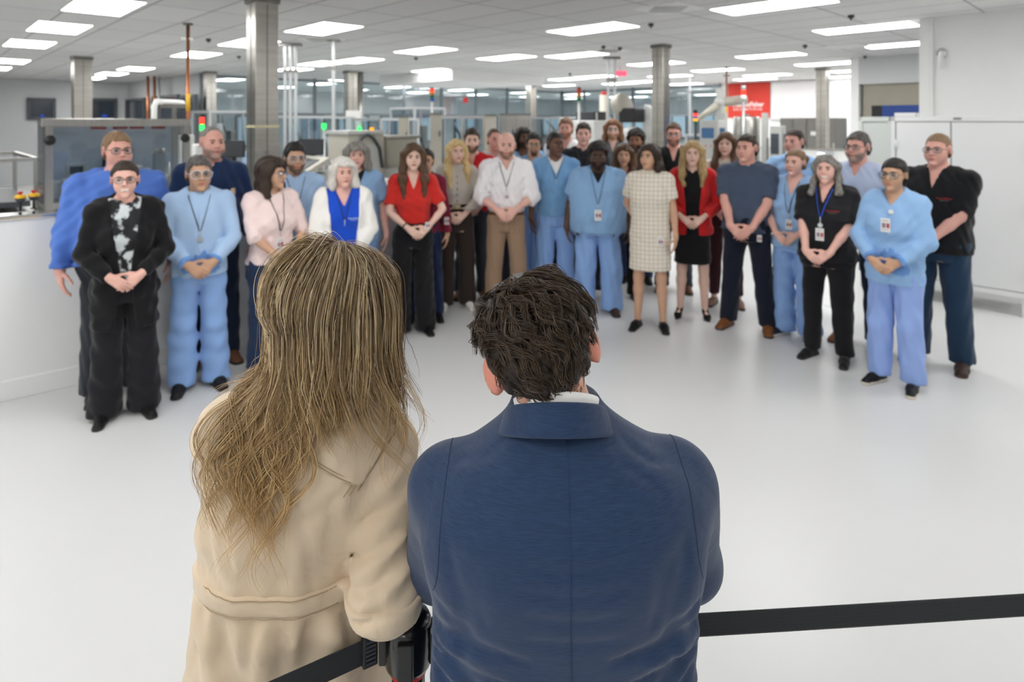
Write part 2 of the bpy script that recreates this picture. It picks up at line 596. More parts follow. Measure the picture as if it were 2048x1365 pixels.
LABELS_L = dict(enumerate(['large ceiling light at top left nearest the frame corner', 'ceiling light second from the top left corner', 'ceiling light third down the left row', 'nearest of three small far lights right of the far left column', 'ceiling light just right of the large steel column', 'ceiling light crossed by the copper pipe at left', 'ceiling light above the woman in the red shirt', 'ceiling light above the bald man in the white shirt', 'wide ceiling light above the middle of the group', 'ceiling light just left of the pair of pale uprights', 'ceiling light cut by the top edge, right of centre', 'long ceiling light ending at the white right wall', 'long ceiling light high above the red wall panel', 'long ceiling light just above the far right steel column', 'ceiling light at the left frame edge, left of the far left column', 'lower ceiling light cut by the left frame edge', 'middle of three small far lights right of the far left column', 'lowest of three small far lights right of the far left column', 'ceiling light half hidden by the left side of the large steel column', 'small far light behind the three thin uprights', 'left of two touching lights behind the single service pole', 'right of two touching lights behind the single service pole', 'bright ceiling light over the white bulkhead', 'ceiling light crossed by the steel column behind the woman in the dress', 'ceiling light crossed by the copper pipe at right', 'far light just above the right half of the red panel', 'lowest light touching the top of the red wall panel', 'short light above the far right column, nearest the passage wall', 'lowest light beside the passage wall above the white panel', 'shorter ceiling light ending at the right wall, under the long one', 'left of two joined far lights behind the pair of uprights', 'right of two joined far lights behind the pair of uprights', 'small lowest light left of the pair of uprights', 'left of two joined far lights right of the uprights', 'right of two joined far lights left of the steel column', 'small far light above the distant slim column', 'far light low to the right of the near steel column', 'far light just above the lowest one right of the near column', 'small far light behind the single service pole', 'small far light left of the white bulkhead']))


def ceiling_light(x, y, i, group):
    e = empty('ceiling_light', (x, y, CEIL), YAW)
    tag(e, LABELS_L.get(i, 'unseen recessed white ceiling light outside the picture, behind or beside the camera' if group != 'ceiling lights beyond the glass' else 'ceiling light assumed in the rooms behind the glass'), 'ceiling light', group)
    f = MB()
    for s in (-1, 1):
        f.box((0, s * .293, -.004), (1.2, .018, .012)); f.box((s * .592, 0, -.004), (.018, .6, .012))
    f.build('frame', M_WHITEP, e)
    MB().box((0, 0, -.004), (1.165, .568, .006)).build('diffuser', M_LAMP, e)


for i, (x, y) in enumerate(LIGHTS): ceiling_light(x, y, i, 'ceiling lights' if i < len(FIT) + len(PIX) else 'ceiling lights outside the picture')
for i, (x, y) in enumerate(GL): ceiling_light(x, y, 99, 'ceiling lights beyond the glass')

# ================================================================ figures
# bodies and clothes are grown as one implicit surface each and meshed with surface nets
f4 = np.float32


def axis(lo, hi, coarse, fine=(), fs=0.006):
    out = [lo]
    while out[-1] < hi:
        x = out[-1]
        st = coarse
        for a, b in fine:
            if a - 1e-6 <= x < b: st = fs
            elif x < a < x + coarse: st = min(st, max(a - x, fs))
        out.append(x + st)
    return np.array(out, dtype=f4)


class Field:
    def __init__(s, xs, ys, zs):
        s.ax = (xs, ys, zs)
        s.F = np.full((len(xs), len(ys), len(zs)), 1.0, dtype=f4)

    def _sl(s, lo, hi, pad):
        sl = []
        for a, l, h in zip(s.ax, lo, hi):
            i = max(0, int(np.searchsorted(a, l - pad)) - 1)
            j = min(len(a), int(np.searchsorted(a, h + pad)) + 1)
            if j <= i: return None
            sl.append(slice(i, j))
        return tuple(sl)

    def P(s, sl=None):
        if sl is None: sl = (slice(None),) * 3
        return s.ax[0][sl[0]][:, None, None], s.ax[1][sl[1]][None, :, None], s.ax[2][sl[2]][None, None, :]

    def put(s, fn, lo, hi, k=0.02, sub=False):
        sl = s._sl(lo, hi, k + 0.03)
        if sl is None: return
        d = fn(*s.P(sl))
        f = s.F[sl]
        if sub:
            d = -d
            h = np.clip(.5 - .5 * (f - d) / k, 0, 1)
            s.F[sl] = f * (1 - h) + d * h + k * h * (1 - h)
        else:
            h = np.clip(.5 + .5 * (f - d) / k, 0, 1)
            s.F[sl] = f * (1 - h) + d * h - k * h * (1 - h)

    # --- primitives
    def cap(s, a, b, ra, rb=None, k=0.02, sub=False, cut=False, flat=None):
        a = np.array(a, f4); b = np.array(b, f4)
        rb = ra if rb is None else rb
        ab = b - a
        L2 = float(ab @ ab) + 1e-9
        L = math.sqrt(L2)

        def fn(x, y, z):
            px, py, pz = x - a[0], y - a[1], z - a[2]
            tt = (px * ab[0] + py * ab[1] + pz * ab[2]) / L2
            t = np.clip(tt, 0, 1)
            qx, qy, qz = px - t * ab[0], py - t * ab[1], pz - t * ab[2]
            if flat is not None:
                n, f = flat
                dn = qx * n[0] + qy * n[1] + qz * n[2]
                q2 = qx * qx + qy * qy + qz * qz + dn * dn * (f * f - 1)
            else:
                q2 = qx * qx + qy * qy + qz * qz
            d = np.sqrt(q2) - (ra + (rb - ra) * t)
            if cut: d = np.maximum(d, (tt - 1) * L)
            return d
        r = max(ra, rb)
        s.put(fn, np.minimum(a, b) - r, np.maximum(a, b) + r, k, sub)

    def ell(s, c, r, R=None, k=0.02, sub=False):
        c = np.array(c, f4); r = np.array(r, f4)

        def fn(x, y, z):
            px, py, pz = x - c[0], y - c[1], z - c[2]
            if R is not None:
                px, py, pz = (px * R[0][0] + py * R[1][0] + pz * R[2][0], px * R[0][1] + py * R[1][1] + pz * R[2][1],
                              px * R[0][2] + py * R[1][2] + pz * R[2][2])
            k0 = np.sqrt((px / r[0]) ** 2 + (py / r[1]) ** 2 + (pz / r[2]) ** 2)
            k1 = np.sqrt((px / r[0] ** 2) ** 2 + (py / r[1] ** 2) ** 2 + (pz / r[2] ** 2) ** 2) + 1e-6
            return k0 * (k0 - 1) / k1
        m = float(r.max())
        s.put(fn, c - m, c + m, k, sub)

    def loft(s, rows, e=0.0, k=0.02, n=2.2, z0=None, z1=None, lean=0.0):
        """rows (z, cx, cy, rx, ry) from low to high; lean shifts y with height"""
        rows = np.array(rows, dtype=float)
        zz = np.linspace(rows[0, 0], rows[-1, 0], 90)
        cols = [np.interp(zz, rows[:, 0], rows[:, i]) for i in range(1, 5)]
        ker = np.ones(9) / 9
        cols = [np.convolve(np.pad(c, 4, mode='edge'), ker, 'valid') for c in cols]
        z0 = rows[0, 0] if z0 is None else z0
        z1 = rows[-1, 0] if z1 is None else z1

        def fn(x, y, z):
            zf = z[0, 0]
            cx, cy, rx, ry = [np.interp(zf, zz, c).astype(f4)[None, None, :] for c in cols]
            rx = rx + e; ry = ry + e
            g = (np.abs((x - cx) / rx) ** n + np.abs((y - cy) / ry) ** n) ** (1 / n)
            d = (g - 1) * np.minimum(rx, ry)
            return np.maximum(np.maximum(d, z0 - z), z - z1)
        R = rows[:, 3].max() + e + .02
        Ry = rows[:, 4].max() + e + .02
        s.put(fn, (rows[:, 1].min() - R, rows[:, 2].min() - Ry, z0), (rows[:, 1].max() + R, rows[:, 2].max() + Ry, z1), k)

    def carve(s, fn):
        """keep only where fn < 0"""
        s.F = np.maximum(s.F, fn(*s.P()).astype(f4))

    def cut(s, fn):
        """take away where fn < 0"""
        s.F = np.maximum(s.F, -fn(*s.P()).astype(f4))

    def wobble(s, amp, seed, wl=(.05, .12), squash=(1, 1, 1)):
        rng = np.random.RandomState(seed)
        x, y, z = s.P()
        for _ in range(4):
            d = rng.normal(size=3) * squash
            d /= np.linalg.norm(d)
            w = 2 * math.pi / rng.uniform(*wl)
            s.F = s.F + (amp / 2.2) * np.sin((x * d[0] + y * d[1] + z * d[2]) * w + rng.uniform(0, 6)).astype(f4)

    def front(s, x, z):
        i = int(np.clip(np.searchsorted(s.ax[0], x), 0, len(s.ax[0]) - 1))
        j = int(np.clip(np.searchsorted(s.ax[2], z), 0, len(s.ax[2]) - 1))
        c = s.F[i, :, j]
        w = np.where(c < 0)[0]
        if len(w) == 0: return None
        q = w[0]
        if q == 0: return float(s.ax[1][0])
        t = c[q - 1] / (c[q - 1] - c[q])
        return float(s.ax[1][q - 1] + t * (s.ax[1][q] - s.ax[1][q - 1]))

    def back(s, x, z):
        i = int(np.clip(np.searchsorted(s.ax[0], x), 0, len(s.ax[0]) - 1))
        j = int(np.clip(np.searchsorted(s.ax[2], z), 0, len(s.ax[2]) - 1))
        w = np.where(s.F[i, :, j] < 0)[0]
        return None if len(w) == 0 else float(s.ax[1][w[-1]])

    def net(s):
        F = s.F.copy()
        F[0] = F[-1] = 1; F[:, 0] = F[:, -1] = 1; F[:, :, 0] = F[:, :, -1] = 1
        S = F < 0
        nx, ny, nz = S.shape
        cnt = np.zeros((nx - 1, ny - 1, nz - 1), np.int8)
        for a in (0, 1):
            for b in (0, 1):
                for c in (0, 1):
                    cnt += S[a:nx - 1 + a, b:ny - 1 + b, c:nz - 1 + c]
        act = (cnt > 0) & (cnt < 8)
        I, J, K = np.nonzero(act)
        idx = np.full(act.shape, -1, np.int32)
        idx[I, J, K] = np.arange(len(I))
        pos = np.zeros((len(I), 3)); num = np.zeros(len(I))
        xs, ys, zs = s.ax
        cs = [(a, b, c) for a in (0, 1) for b in (0, 1) for c in (0, 1)]
        for p in cs:
            for ax in range(3):
                if p[ax]: continue
                q = list(p); q[ax] = 1
                f0 = F[I + p[0], J + p[1], K + p[2]]; f1 = F[I + q[0], J + q[1], K + q[2]]
                m = (f0 < 0) != (f1 < 0)
                t = np.where(m, f0 / np.where(m, f0 - f1, 1), 0)
                A = np.stack([xs[I + p[0]], ys[J + p[1]], zs[K + p[2]]], 1)
                B = np.stack([xs[I + q[0]], ys[J + q[1]], zs[K + q[2]]], 1)
                pos += np.where(m[:, None], A + (B - A) * t[:, None], 0)
                num += m
        pos /= num[:, None]
        quads = []
        for ax in range(3):
            sh = [slice(0, n) for n in S.shape]
            A = [slice(1, n - 1) for n in S.shape]; B = [slice(1, n - 1) for n in S.shape]
            A[ax] = slice(0, S.shape[ax] - 1); B[ax] = slice(1, S.shape[ax])
            ch = S[tuple(A)] != S[tuple(B)]
            i, j, k = np.nonzero(ch)
            o = [i + (0 if ax == 0 else 1), j + (0 if ax == 1 else 1), k + (0 if ax == 2 else 1)]
            ins = S[o[0], o[1], o[2]]
            b, c = [(1, 2), (2, 0), (0, 1)][ax]
            def cell(db, dc):
                q = [o[0], o[1], o[2]]
                q[b] = q[b] - db; q[c] = q[c] - dc
                return idx[q[0], q[1], q[2]]
            Q = np.stack([cell(1, 1), cell(0, 1), cell(0, 0), cell(1, 0)], 1)
            Q[~ins] = Q[~ins][:, ::-1]
            quads.append(Q)
        return pos, np.concatenate(quads)

    def mesh(s, name, mats, parent=None, fmat=None, xf=None, relax=1):
        v, q = s.net()
        if len(v) == 0: return None
        for _ in range(relax):
            acc = np.zeros_like(v); n = np.zeros(len(v))
            for a in range(4):
                i, j = q[:, a], q[:, (a + 1) % 4]
                np.add.at(acc, i, v[j]); np.add.at(n, i, 1)
                np.add.at(acc, j, v[i]); np.add.at(n, j, 1)
            v = v * .5 + .5 * acc / np.maximum(n, 1)[:, None]
        fm = None
        if fmat is not None: fm = fmat(v[q].mean(1))
        if xf is not None: v = xf(v)
        return mesh_np(name, v, q, mats, parent, fmat=fm)


def arr(*a): return np.array(a, dtype=float)
def nrm(a): a = np.array(a, float); return a / (np.linalg.norm(a) + 1e-9)
def rot(yaw=0, pitch=0, roll=0):
    """yaw turns the face to its own left (+), pitch nods down (+), roll tilts"""
    return np.array(Matrix.Rotation(yaw, 3, 'Z') @ Matrix.Rotation(pitch, 3, 'X') @ Matrix.Rotation(roll, 3, 'Y'))


def head_shape(f, R, c, hs, e=0.0, face=True, jaw=1.0, nose=1.0):
    def p(x, y, z): return c + R @ (arr(x, y, z) * hs)
    f.ell(p(0, .018, .03), arr(.076, .096, .088) * hs + e, R, k=.01)
    f.ell(p(0, -.032, -.036), arr(.061 * jaw, .062, .082) * hs + e, R, k=.03)
    for s in (-1, 1): f.ell(p(s * .034 * jaw, -.05, -.03), arr(.03, .033, .04) * hs + e, R, k=.02)
    f.cap(p(-.03, -.074, .024), p(.03, -.074, .024), .012 * hs + e, k=.015)
    f.ell(p(0, -.075, -.1), arr(.024, .021, .018) * hs + e, R, k=.02)
    if face:
        for s in (-1, 1):
            f.ell(p(s * .031, -.098, .002), arr(.016, .014, .011) * hs, R, k=.012, sub=True)
        f.cap(p(0, -.09, .014), p(0, -.112, -.026), .0075 * hs, .0125 * hs * nose, k=.012)
        for s in (-1, 1): f.ell(p(s * .013, -.1, -.03), arr(.008, .01, .007) * hs, R, k=.006)
        f.ell(p(0, -.092, -.056), arr(.024, .009, .0055) * hs, R, k=.008)
        f.ell(p(0, -.091, -.068), arr(.02, .009, .006) * hs, R, k=.008)
        for s in (-1, 1):
            Re = R @ rot(s * .35)
            f.ell(p(s * .079, .018, -.002), arr(.009, .02, .032) * hs, Re, k=.008)
            f.ell(p(s * .086, .012, .0), arr(.006, .01, .018) * hs, Re, k=.004, sub=True)


def hand(f, w, d, n, side, curl=.3, sc=1.0, spread=.1, k=.006):
    """w wrist, d towards the fingers, n palm normal, side +-1 puts the thumb; five fingers"""
    d = nrm(d); n = nrm(n - d * (d @ n)); t = np.cross(d, n) * side
    def pt(a, b, c=0.0): return w + (d * a + t * b + n * c) * sc
    f.cap(pt(-.02, 0), pt(.02, 0), .025 * sc, .026 * sc, k=.02)
    for i in range(4):
        b = .03 - .02 * i
        f.cap(pt(.012, b * .6), pt(.082 - abs(i - 1) * .004, b), .0155 * sc, .0115 * sc, k=.012)
        g = pt(.084 - abs(i - 1) * .004, b)
        dd = nrm(d + t * spread * (1.5 - i) * .5)
        r = .0093 * sc
        for j, ln in enumerate(((.042, .027, .02), (.046, .03, .022), (.042, .028, .021), (.033, .021, .018))[i]):
            a = curl * (1 + .12 * i) * (.8 if j == 0 else 1.2)
            dd = nrm(dd * math.cos(a) + n * math.sin(a))
            h = g + dd * ln * sc
            f.cap(g, h, r, r * .92, k=.003)
            g = h; r *= .93
    g = pt(.02, .026, .006)
    for q, ln, r in (((.55, .8, .25), .042, .0135), ((.8, .45, .35), .032, .0108), ((.9, .2, .4), .025, .0095)):
        h = g + nrm(d * q[0] + t * q[1] + n * q[2]) * ln * sc
        f.cap(g, h, r * sc, r * .9 * sc, k=.005)
        g = h


def bend(a, c, l1, l2, pole):
    """two-bone joint between a and c, bent towards pole"""
    a = np.array(a, float); c = np.array(c, float)
    v = c - a
    D = np.linalg.norm(v)
    if D > (l1 + l2) * .995:
        c = a + v / D * (l1 + l2) * .995; v = c - a; D = np.linalg.norm(v)
    x = (l1 * l1 - l2 * l2 + D * D) / (2 * D)
    h = math.sqrt(max(l1 * l1 - x * x, 0))
    u = v / D
    p = nrm(np.array(pole, float) - u * (u @ np.array(pole, float)))
    return a + u * x + p * h, c


SKINS = {'fair': 'e8c2b0', 'pink': 'e6b5a5', 'ruddy': 'dca697', 'tan': 'cda286', 'olive': 'c79d80', 'brown': '976c54', 'dark': '6b4c3d', 'deep': '543e35'}
HAIRS = {'black': ('15130f', '25211d'), 'dark': ('2a1f18', '3d2e24'), 'brown': ('4a3526', '654a35'), 'light': ('7b6047', '94775a'),
         'blonde': ('c9a86d', 'e2cb98'), 'dirty': ('9b7f58', 'c4a877'), 'grey': ('6b6762', '98938c'), 'white': ('c9c5bc', 'e6e3db'),
         'salt': ('3c3835', '6f6a66'), 'ginger': ('6e4a32', '8a6243')}


def skin_mat(t): return mat('skin ' + t, SKINS[t], .5, var=.06, vscale=9, spec=.35)
def lip_mat(t): return mat('lips ' + t, {'dark': '6a3f3a', 'deep': '5a3632', 'brown': '865048'}.get(t, 'b8675f'), .4)
def hair_mat(t): return mat('hair ' + t, HAIRS[t][0], .5, col2=HAIRS[t][1], vscale=22, stretch=(4, 4, .5), bump=.5, bscale=60, spec=.35)


def cloth(hexcol, rough=.85, var=.05, bump=.25, sheen=.15):
    return mat('cloth ' + hexcol, hexcol, rough, var=var, vscale=7, bump=bump, bscale=16, spec=.2, sheen=sheen)


M_EYE = [mat('eye white', 'd8d2cb', .25), mat('iris', '33271f', .2)]
TORSO = {'m': [(.80, 0, .01, .155, .105), (.90, 0, .01, .172, .118), (1.02, 0, 0, .158, .112), (1.16, 0, -.002, .164, .116),
               (1.29, 0, -.004, .18, .124), (1.38, 0, .004, .172, .11), (1.445, 0, .012, .11, .08), (1.49, 0, .016, .06, .06)],
         'f': [(.80, 0, .012, .16, .11), (.89, 0, .014, .178, .122), (1.04, 0, 0, .132, .098), (1.16, 0, -.002, .142, .102),
               (1.28, 0, -.004, .156, .108), (1.37, 0, .006, .15, .096), (1.435, 0, .012, .095, .07), (1.48, 0, .016, .052, .052)]}


class Figure:
    def __init__(s, P):
        s.P = P
        s.H = P['H']; s.s = s.H / 1.75
        s.sex = P.get('sex', 'm')
        g = P.get('girth', 1.0); belly = P.get('belly', 0.0)
        sh = P.get('sh', .186 if s.sex == 'm' else .164)
        k = s.s
        rows = []
        for z, cx, cy, rx, ry in TORSO[s.sex]:
            bl = belly * math.exp(-((z - 1.07) / .16) ** 2)
            rows.append((z * k, 0, (cy - bl * .55) * k, (rx * g + bl * .6) * k, (ry * (.4 + .6 * g) + bl) * k))
        s.rows = rows
        s.shj = arr(sh * g ** .5, .012, 1.405) * k
        s.armr = P.get('arm', 1.0) * (1.0 if s.sex == 'm' else .86) * k * (.5 + .5 * g)
        s.legr = P.get('leg', 1.0) * k * (.5 + .5 * g)
        s.hs = P.get('hs', 1.05 if s.sex == 'm' else 1.0) * (k ** .4)
        s.hc = arr(P.get('hx', 0), -.012 + P.get('hy', 0), s.H - .118 * s.hs)
        s.R = rot(P.get('turn', 0), P.get('nod', 0), P.get('tilt', 0))
        s.stance = P.get('stance', .118) * k
        s.skin = P.get('skin', 'fair')
        pose = P.get('arms', 'clasp')
        l1, l2 = .285 * k, .25 * k
        s.arms = {}
        depth = -min(r[2] - r[4] for r in rows if .85 * k < r[0] < 1.2 * k)
        hz = P.get('hz', .93) * k
        for sd in (-1, 1):
            ps = pose[0 if sd < 0 else 1] if isinstance(pose, tuple) else pose
            a = s.shj * arr(sd, 1, 1)
            off = P.get('hoff', 0)
            if ps == 'clasp':
                w = arr(sd * .085 * k + off, -depth - .072 - (.012 if sd < 0 else -.012), hz + .05 * k)
                hd = arr(-sd * .8, -.22, -.6); hn = arr(.0, 1, -.15); cu = .36 if sd < 0 else .2; pole = arr(sd * 1, .35, -.3)
            elif ps == 'down':
                w = arr(sd * (sh * g + .075) * k, -.05 * k, .865 * k)
                hd = arr(-sd * .05, -.15, -1); hn = arr(-sd, 0.25, 0); cu = .28; pole = arr(sd * .5, 1, 0)
            elif ps == 'behind':
                w = arr(sd * .12 * k, .2 * k, .95 * k)
                hd = arr(-sd, .2, -.4); hn = arr(0, -1, 0); cu = .3; pole = arr(sd, .4, 0)
            else:
                w, hd, hn, cu, pole = ps
                w = arr(*w); hd = arr(*hd); hn = arr(*hn); pole = arr(*pole)
            el, w = bend(a, w, l1, l2, pole)
            s.arms[sd] = (a, el, w, hd, hn, cu)
        s.hipj = {sd: arr(sd * .088 * k * (.6 + .4 * g), .012, .9 * k) for sd in (-1, 1)}
        s.ank = {sd: arr(sd * s.stance, .03 + P.get('step', 0) * sd, .085 * k) for sd in (-1, 1)}
        s.knee = {sd: s.hipj[sd] * .46 + s.ank[sd] * .54 + arr(0, -.02, .02) for sd in (-1, 1)}
        s.toe = {sd: P.get('toe', .22) * sd for sd in (-1, 1)}
        s.layers = []

    # ---- the body, one continuous surface
    def body(s, name='person'):
        P = s.P; k = s.s
        hz = [s.arms[sd][2] for sd in (-1, 1)]
        hv = [arr(*a[2]) + nrm(a[3]) * .1 for a in s.arms.values()]
        fx = [(-.11, .11)]; fy = [(-.15, .14)]; fz = [(s.H - .29, s.H + .02)]
        show = not P.get('hide_hands')
        if show:
            for q in hv:
                fx.append((q[0] - .11, q[0] + .11)); fy.append((q[1] - .1, q[1] + .1)); fz.append((q[2] - .13, q[2] + .12))
        W = max(abs(s.arms[1][1][0]), abs(s.arms[-1][1][0]), s.rows[1][3]) + .12
        ymin = min([-.3] + [q[1] - .14 for q in hv]); ymax = max([.25] + [q[1] + .1 for q in hv])
        fs = P.get('fine', .0065)
        f = Field(axis(-W, W, .015, fx, fs), axis(ymin, ymax, .015, fy, fs), axis(-.01, s.H + .03, .016, fz, fs))
        s.torso(f, -.006)
        for sd in (-1, 1):
            s.arm(f, sd, -.004, 2.0)
            a = s.arms[sd]
            hand(f, a[2], a[3], a[4], -sd, a[5], k * P.get('hand', 1.0) * (1.0 if s.sex == 'm' else .9))
            s.leg(f, sd, -.006)
            t = s.ank[sd]; dr = arr(math.sin(s.toe[sd]), -math.cos(s.toe[sd]), 0)
            f.cap(t + arr(0, 0, -.04 * k), t + dr * .12 * k + arr(0, 0, -.055 * k), .032 * k, .024 * k, k=.02)
        nb = arr(0, .022, s.rows[-2][0] - .01)
        nt = s.hc + s.R @ (arr(0, .022, -.06) * s.hs)
        nr = P.get('neck', .058 if s.sex == 'm' else .047) * k
        f.cap(nb, nt, nr * 1.06, nr, k=.035)
        head_shape(f, s.R, s.hc, s.hs, jaw=P.get('jaw', 1.0 if s.sex == 'm' else .93), nose=P.get('nose', 1.0))
        if P.get('chin2'):
            f.ell(s.hc + s.R @ (arr(0, -.03, -.115) * s.hs), arr(.055, .05, .035) * s.hs, s.R, k=.03)
        hc, R, hs = s.hc, s.R, s.hs
        smile = P.get('smile', 0)

        def fm(c):
            q = (c - hc) @ R / hs
            lip = (np.abs(q[:, 0]) < .022) & (np.abs(q[:, 2] + .062) < .0075 - np.abs(q[:, 0]) * .18) & (q[:, 1] < -.07)
            out = lip.astype(np.int32)
            if smile:
                th = (np.abs(q[:, 0]) < .021) & (np.abs(q[:, 2] + .061) < .0062) & (q[:, 1] < -.07)
                out[th] = 2
            return out
        o = f.mesh(name, [skin_mat(s.skin), lip_mat(s.skin), mat('teeth', 'e9e4dc', .3)], fmat=fm)
        s.root = o
        s.layers.append(f)
        # eyes and brows
        def hp(v): return (np.asarray(v) * hs) @ R.T + hc
        browc = P.get('brow', P.get('hairc', 'brown'))
        for sd in (-1, 1):
            b = MB(); b.ball((0, 0, 0), 1, 8)
            v = np.array(b.v) * arr(.0125, .008, .0056 if not smile else .0045) + arr(sd * .031, -.0855, .002)
            fm2 = [1 if abs(v[list(fc)].mean(0)[0] - sd * .031) < .0066 else 0 for fc in b.f]
            mesh_np('eye', hp(v), np.array(b.f), M_EYE, o, fmat=fm2)
            b = MB()
            b.tube([(sd * .014, -.094, .017), (sd * .03, -.0955, .0235), (sd * .046, -.083, .02)], [.004, .0045, .0025], 6)
            mesh_np('eyebrow', hp(b.v), [np.array([q for q in b.f if len(q) == 4]), np.array([q for q in b.f if len(q) == 6])], hair_mat(browc), o)
        return o

    def torso(s, f, e, k=.03):
        f.loft(s.rows, e, k=.02)
        kk = s.s
        for sd in (-1, 1):
            j = s.shj * arr(sd, 1, 1)
            f.cap((0, .018, j[2] + .035 * kk), j + arr(-sd * .012, 0, .006), .053 * kk + e, .056 * kk + e, k=.035)
            f.cap((0, .024, j[2] + .075 * kk), j + arr(-sd * .05 * kk, .01, .015), .045 * kk + e, .045 * kk + e, k=.04)
        if s.sex == 'f':
            b = s.P.get('bust', 1.0)
            for sd in (-1, 1):
                f.ell((sd * .068 * kk * s.P.get('girth', 1), s.rows[4][2] - s.rows[4][4] * .62, 1.235 * kk), (.066 * kk * b + e, .062 * kk * b + e, .066 * kk * b + e), k=.04)

    def arm(s, f, sd, e, upto, flare=0.0, k=.025):
        a, el, w = s.arms[sd][:3]
        r = s.armr
        r1, r2, r3 = .054 * r + e, .043 * r + e, .029 * r + e
        if upto <= 1:
            en = a + (el - a) * upto
            f.cap(a, en, r1, r1 + (r2 - r1) * upto + flare, k=k, cut=True)
        else:
            f.cap(a, el, r1, r2, k=k)
            t = upto - 1
            en = el + (w - el) * t
            m = el + (w - el) * min(t, .35)
            if t > .35:
                f.cap(el, m, r2, .043 * r + e, k=.012)
                f.cap(m, en, .043 * r + e, .043 * r + e + ((r3 - .043 * r - e) * (t - .35) / .65) + flare, k=.012, cut=upto < 2.0 or flare != 0)
            else:
                f.cap(el, en, r2, .043 * r + e + flare, k=.012, cut=True)

    def leg(s, f, sd, e, hem=None, w=None, k=.02):
        h, kn, an = s.hipj[sd], s.knee[sd], s.ank[sd]
        r = s.legr
        if w is None:
            f.cap(h, kn, .078 * r + e, .054 * r + e, k=.03)
            c = kn + (an - kn) * .3
            f.cap(kn, c + arr(0, .008, 0), .052 * r + e, .055 * r + e, k=.03)
            f.cap(c + arr(0, .008, 0), an, .055 * r + e, .036 * r + e, k=.02)
        else:
            a2 = arr(an[0], an[1] + .005, hem)
            f.cap(h, kn, w[0] * r + e, w[1] * r + e, k=.016)
            f.cap(kn, a2, w[1] * r + e, w[2] * r + e, k=.012, cut=True)

    # ---- clothes
    def grid(s, z0, z1, st=.0115, wide=0.0):
        W = max(abs(s.arms[1][1][0]), abs(s.arms[-1][1][0]), s.rows[1][3] + .05) + .12 + wide
        ys = [s.arms[a][i][1] for a in (-1, 1) for i in (0, 1, 2)]
        y0 = min([-.2] + ys + [r[2] - r[4] for r in s.rows]) - .13
        y1 = max([.2] + ys) + .1
        return Field(axis(-W, W, st), axis(y0, y1, st), axis(z0, z1, st))

    def top(s, name, col, sleeve=.5, hem=.92, ease=.012, boxy=0.0, neck=('round', .0), flare=.012, open_=None, wob=.005, cuff=None,
            armease=None, parts=(), seed=None, m=None):
        """a shirt, jacket or cardigan; neck ('round', drop) or ('v', depth, slope); open_ (z of closing point, slope, hem gap) opens the front"""
        k = s.s
        hem = hem * k
        f = s.grid(hem - .05, s.rows[-1][0] + .1)
        rows = [list(r) for r in s.rows]
        if boxy:
            mx = max(r[3] for r in rows[:5]); my = max(r[4] for r in rows[:5])
            for r in rows[:5]:
                r[3] += (mx - r[3]) * boxy; r[4] += (my - r[4]) * boxy * .8
        if hem < rows[0][0]:
            r0 = list(rows[0]); r0[0] = hem - .02; r0[3] += .01; rows.insert(0, r0)
        sv = s.rows
        s.rows = rows
        s.torso(f, ease)
        s.rows = sv
        ae = ease if armease is None else armease
        if sleeve > 0:
            for sd in (-1, 1): s.arm(f, sd, ae, sleeve if not isinstance(sleeve, tuple) else sleeve[0 if sd < 0 else 1], flare)
        f.wobble(wob, seed if seed is not None else int(s.H * 997) % 1000, squash=(1, 1, .75))
        zt = s.rows[-2][0]
        if sleeve == 0: pass
        f.carve(lambda x, y, z: np.broadcast_to(np.where(np.abs(x) < s.rows[1][3] + .1, hem - z, -1), f.F.shape))
        # neck hole
        nr = s.P.get('neck', .058 if s.sex == 'm' else .047) * k + .006
        drop = neck[1] if neck[0] == 'round' else 0.0
        c = arr(0, .02, zt + .02)
        f.cap(c + arr(0, -.012 - drop * .4, -.01 - drop), c + arr(0, -.02, .2), nr + drop * .35, nr + .02 + drop * .3, k=.006, sub=True)
        if neck[0] == 'v':
            zv = zt - neck[1] * k
            sl = neck[2]
            f.cut(lambda x, y, z: np.maximum(np.maximum(np.abs(x) - (z - zv) * sl, y + 0 * z), zv - z))
        if open_:
            zc, sl, gap = open_[:3]
            zc = zc * k
            f.cut(lambda x, y, z: np.maximum(np.where(z > zc, np.abs(x) - gap - (z - zc) * sl, np.abs(x) - gap - (zc - z) * (open_[3] if len(open_) > 3 else 0)), y - .02))
        cm = m or cloth(col)
        o = f.mesh(name, cm, s.root)
        s.layers.append(f)
        s.topf = f
        return f, o

    def shell(s, f, name, m, fn, off=.003, parent=None):
        """a facing, pocket, cuff or band cut from a garment's own surface"""
        g = Field(*f.ax)
        g.F = np.maximum(f.F - off, np.broadcast_to(fn(*f.P()), f.F.shape).astype(f4))
        return g.mesh(name, m, parent if parent is not None else s.root)

    def cuffs(s, f, parent, m, at=1.9, off=.004):
        for sd in (-1, 1):
            a, el, w = s.arms[sd][:3]
            d = nrm(w - el); p = el + (w - el) * (at - 1)
            s.shell(f, 'cuff', m, lambda x, y, z: np.maximum((p[0] - .0 - x) * d[0] + (p[1] - y) * d[1] + (p[2] - z) * d[2],
                                                            np.sqrt((x - w[0]) ** 2 + (y - w[1]) ** 2 + (z - w[2]) ** 2) - .12), off, parent)

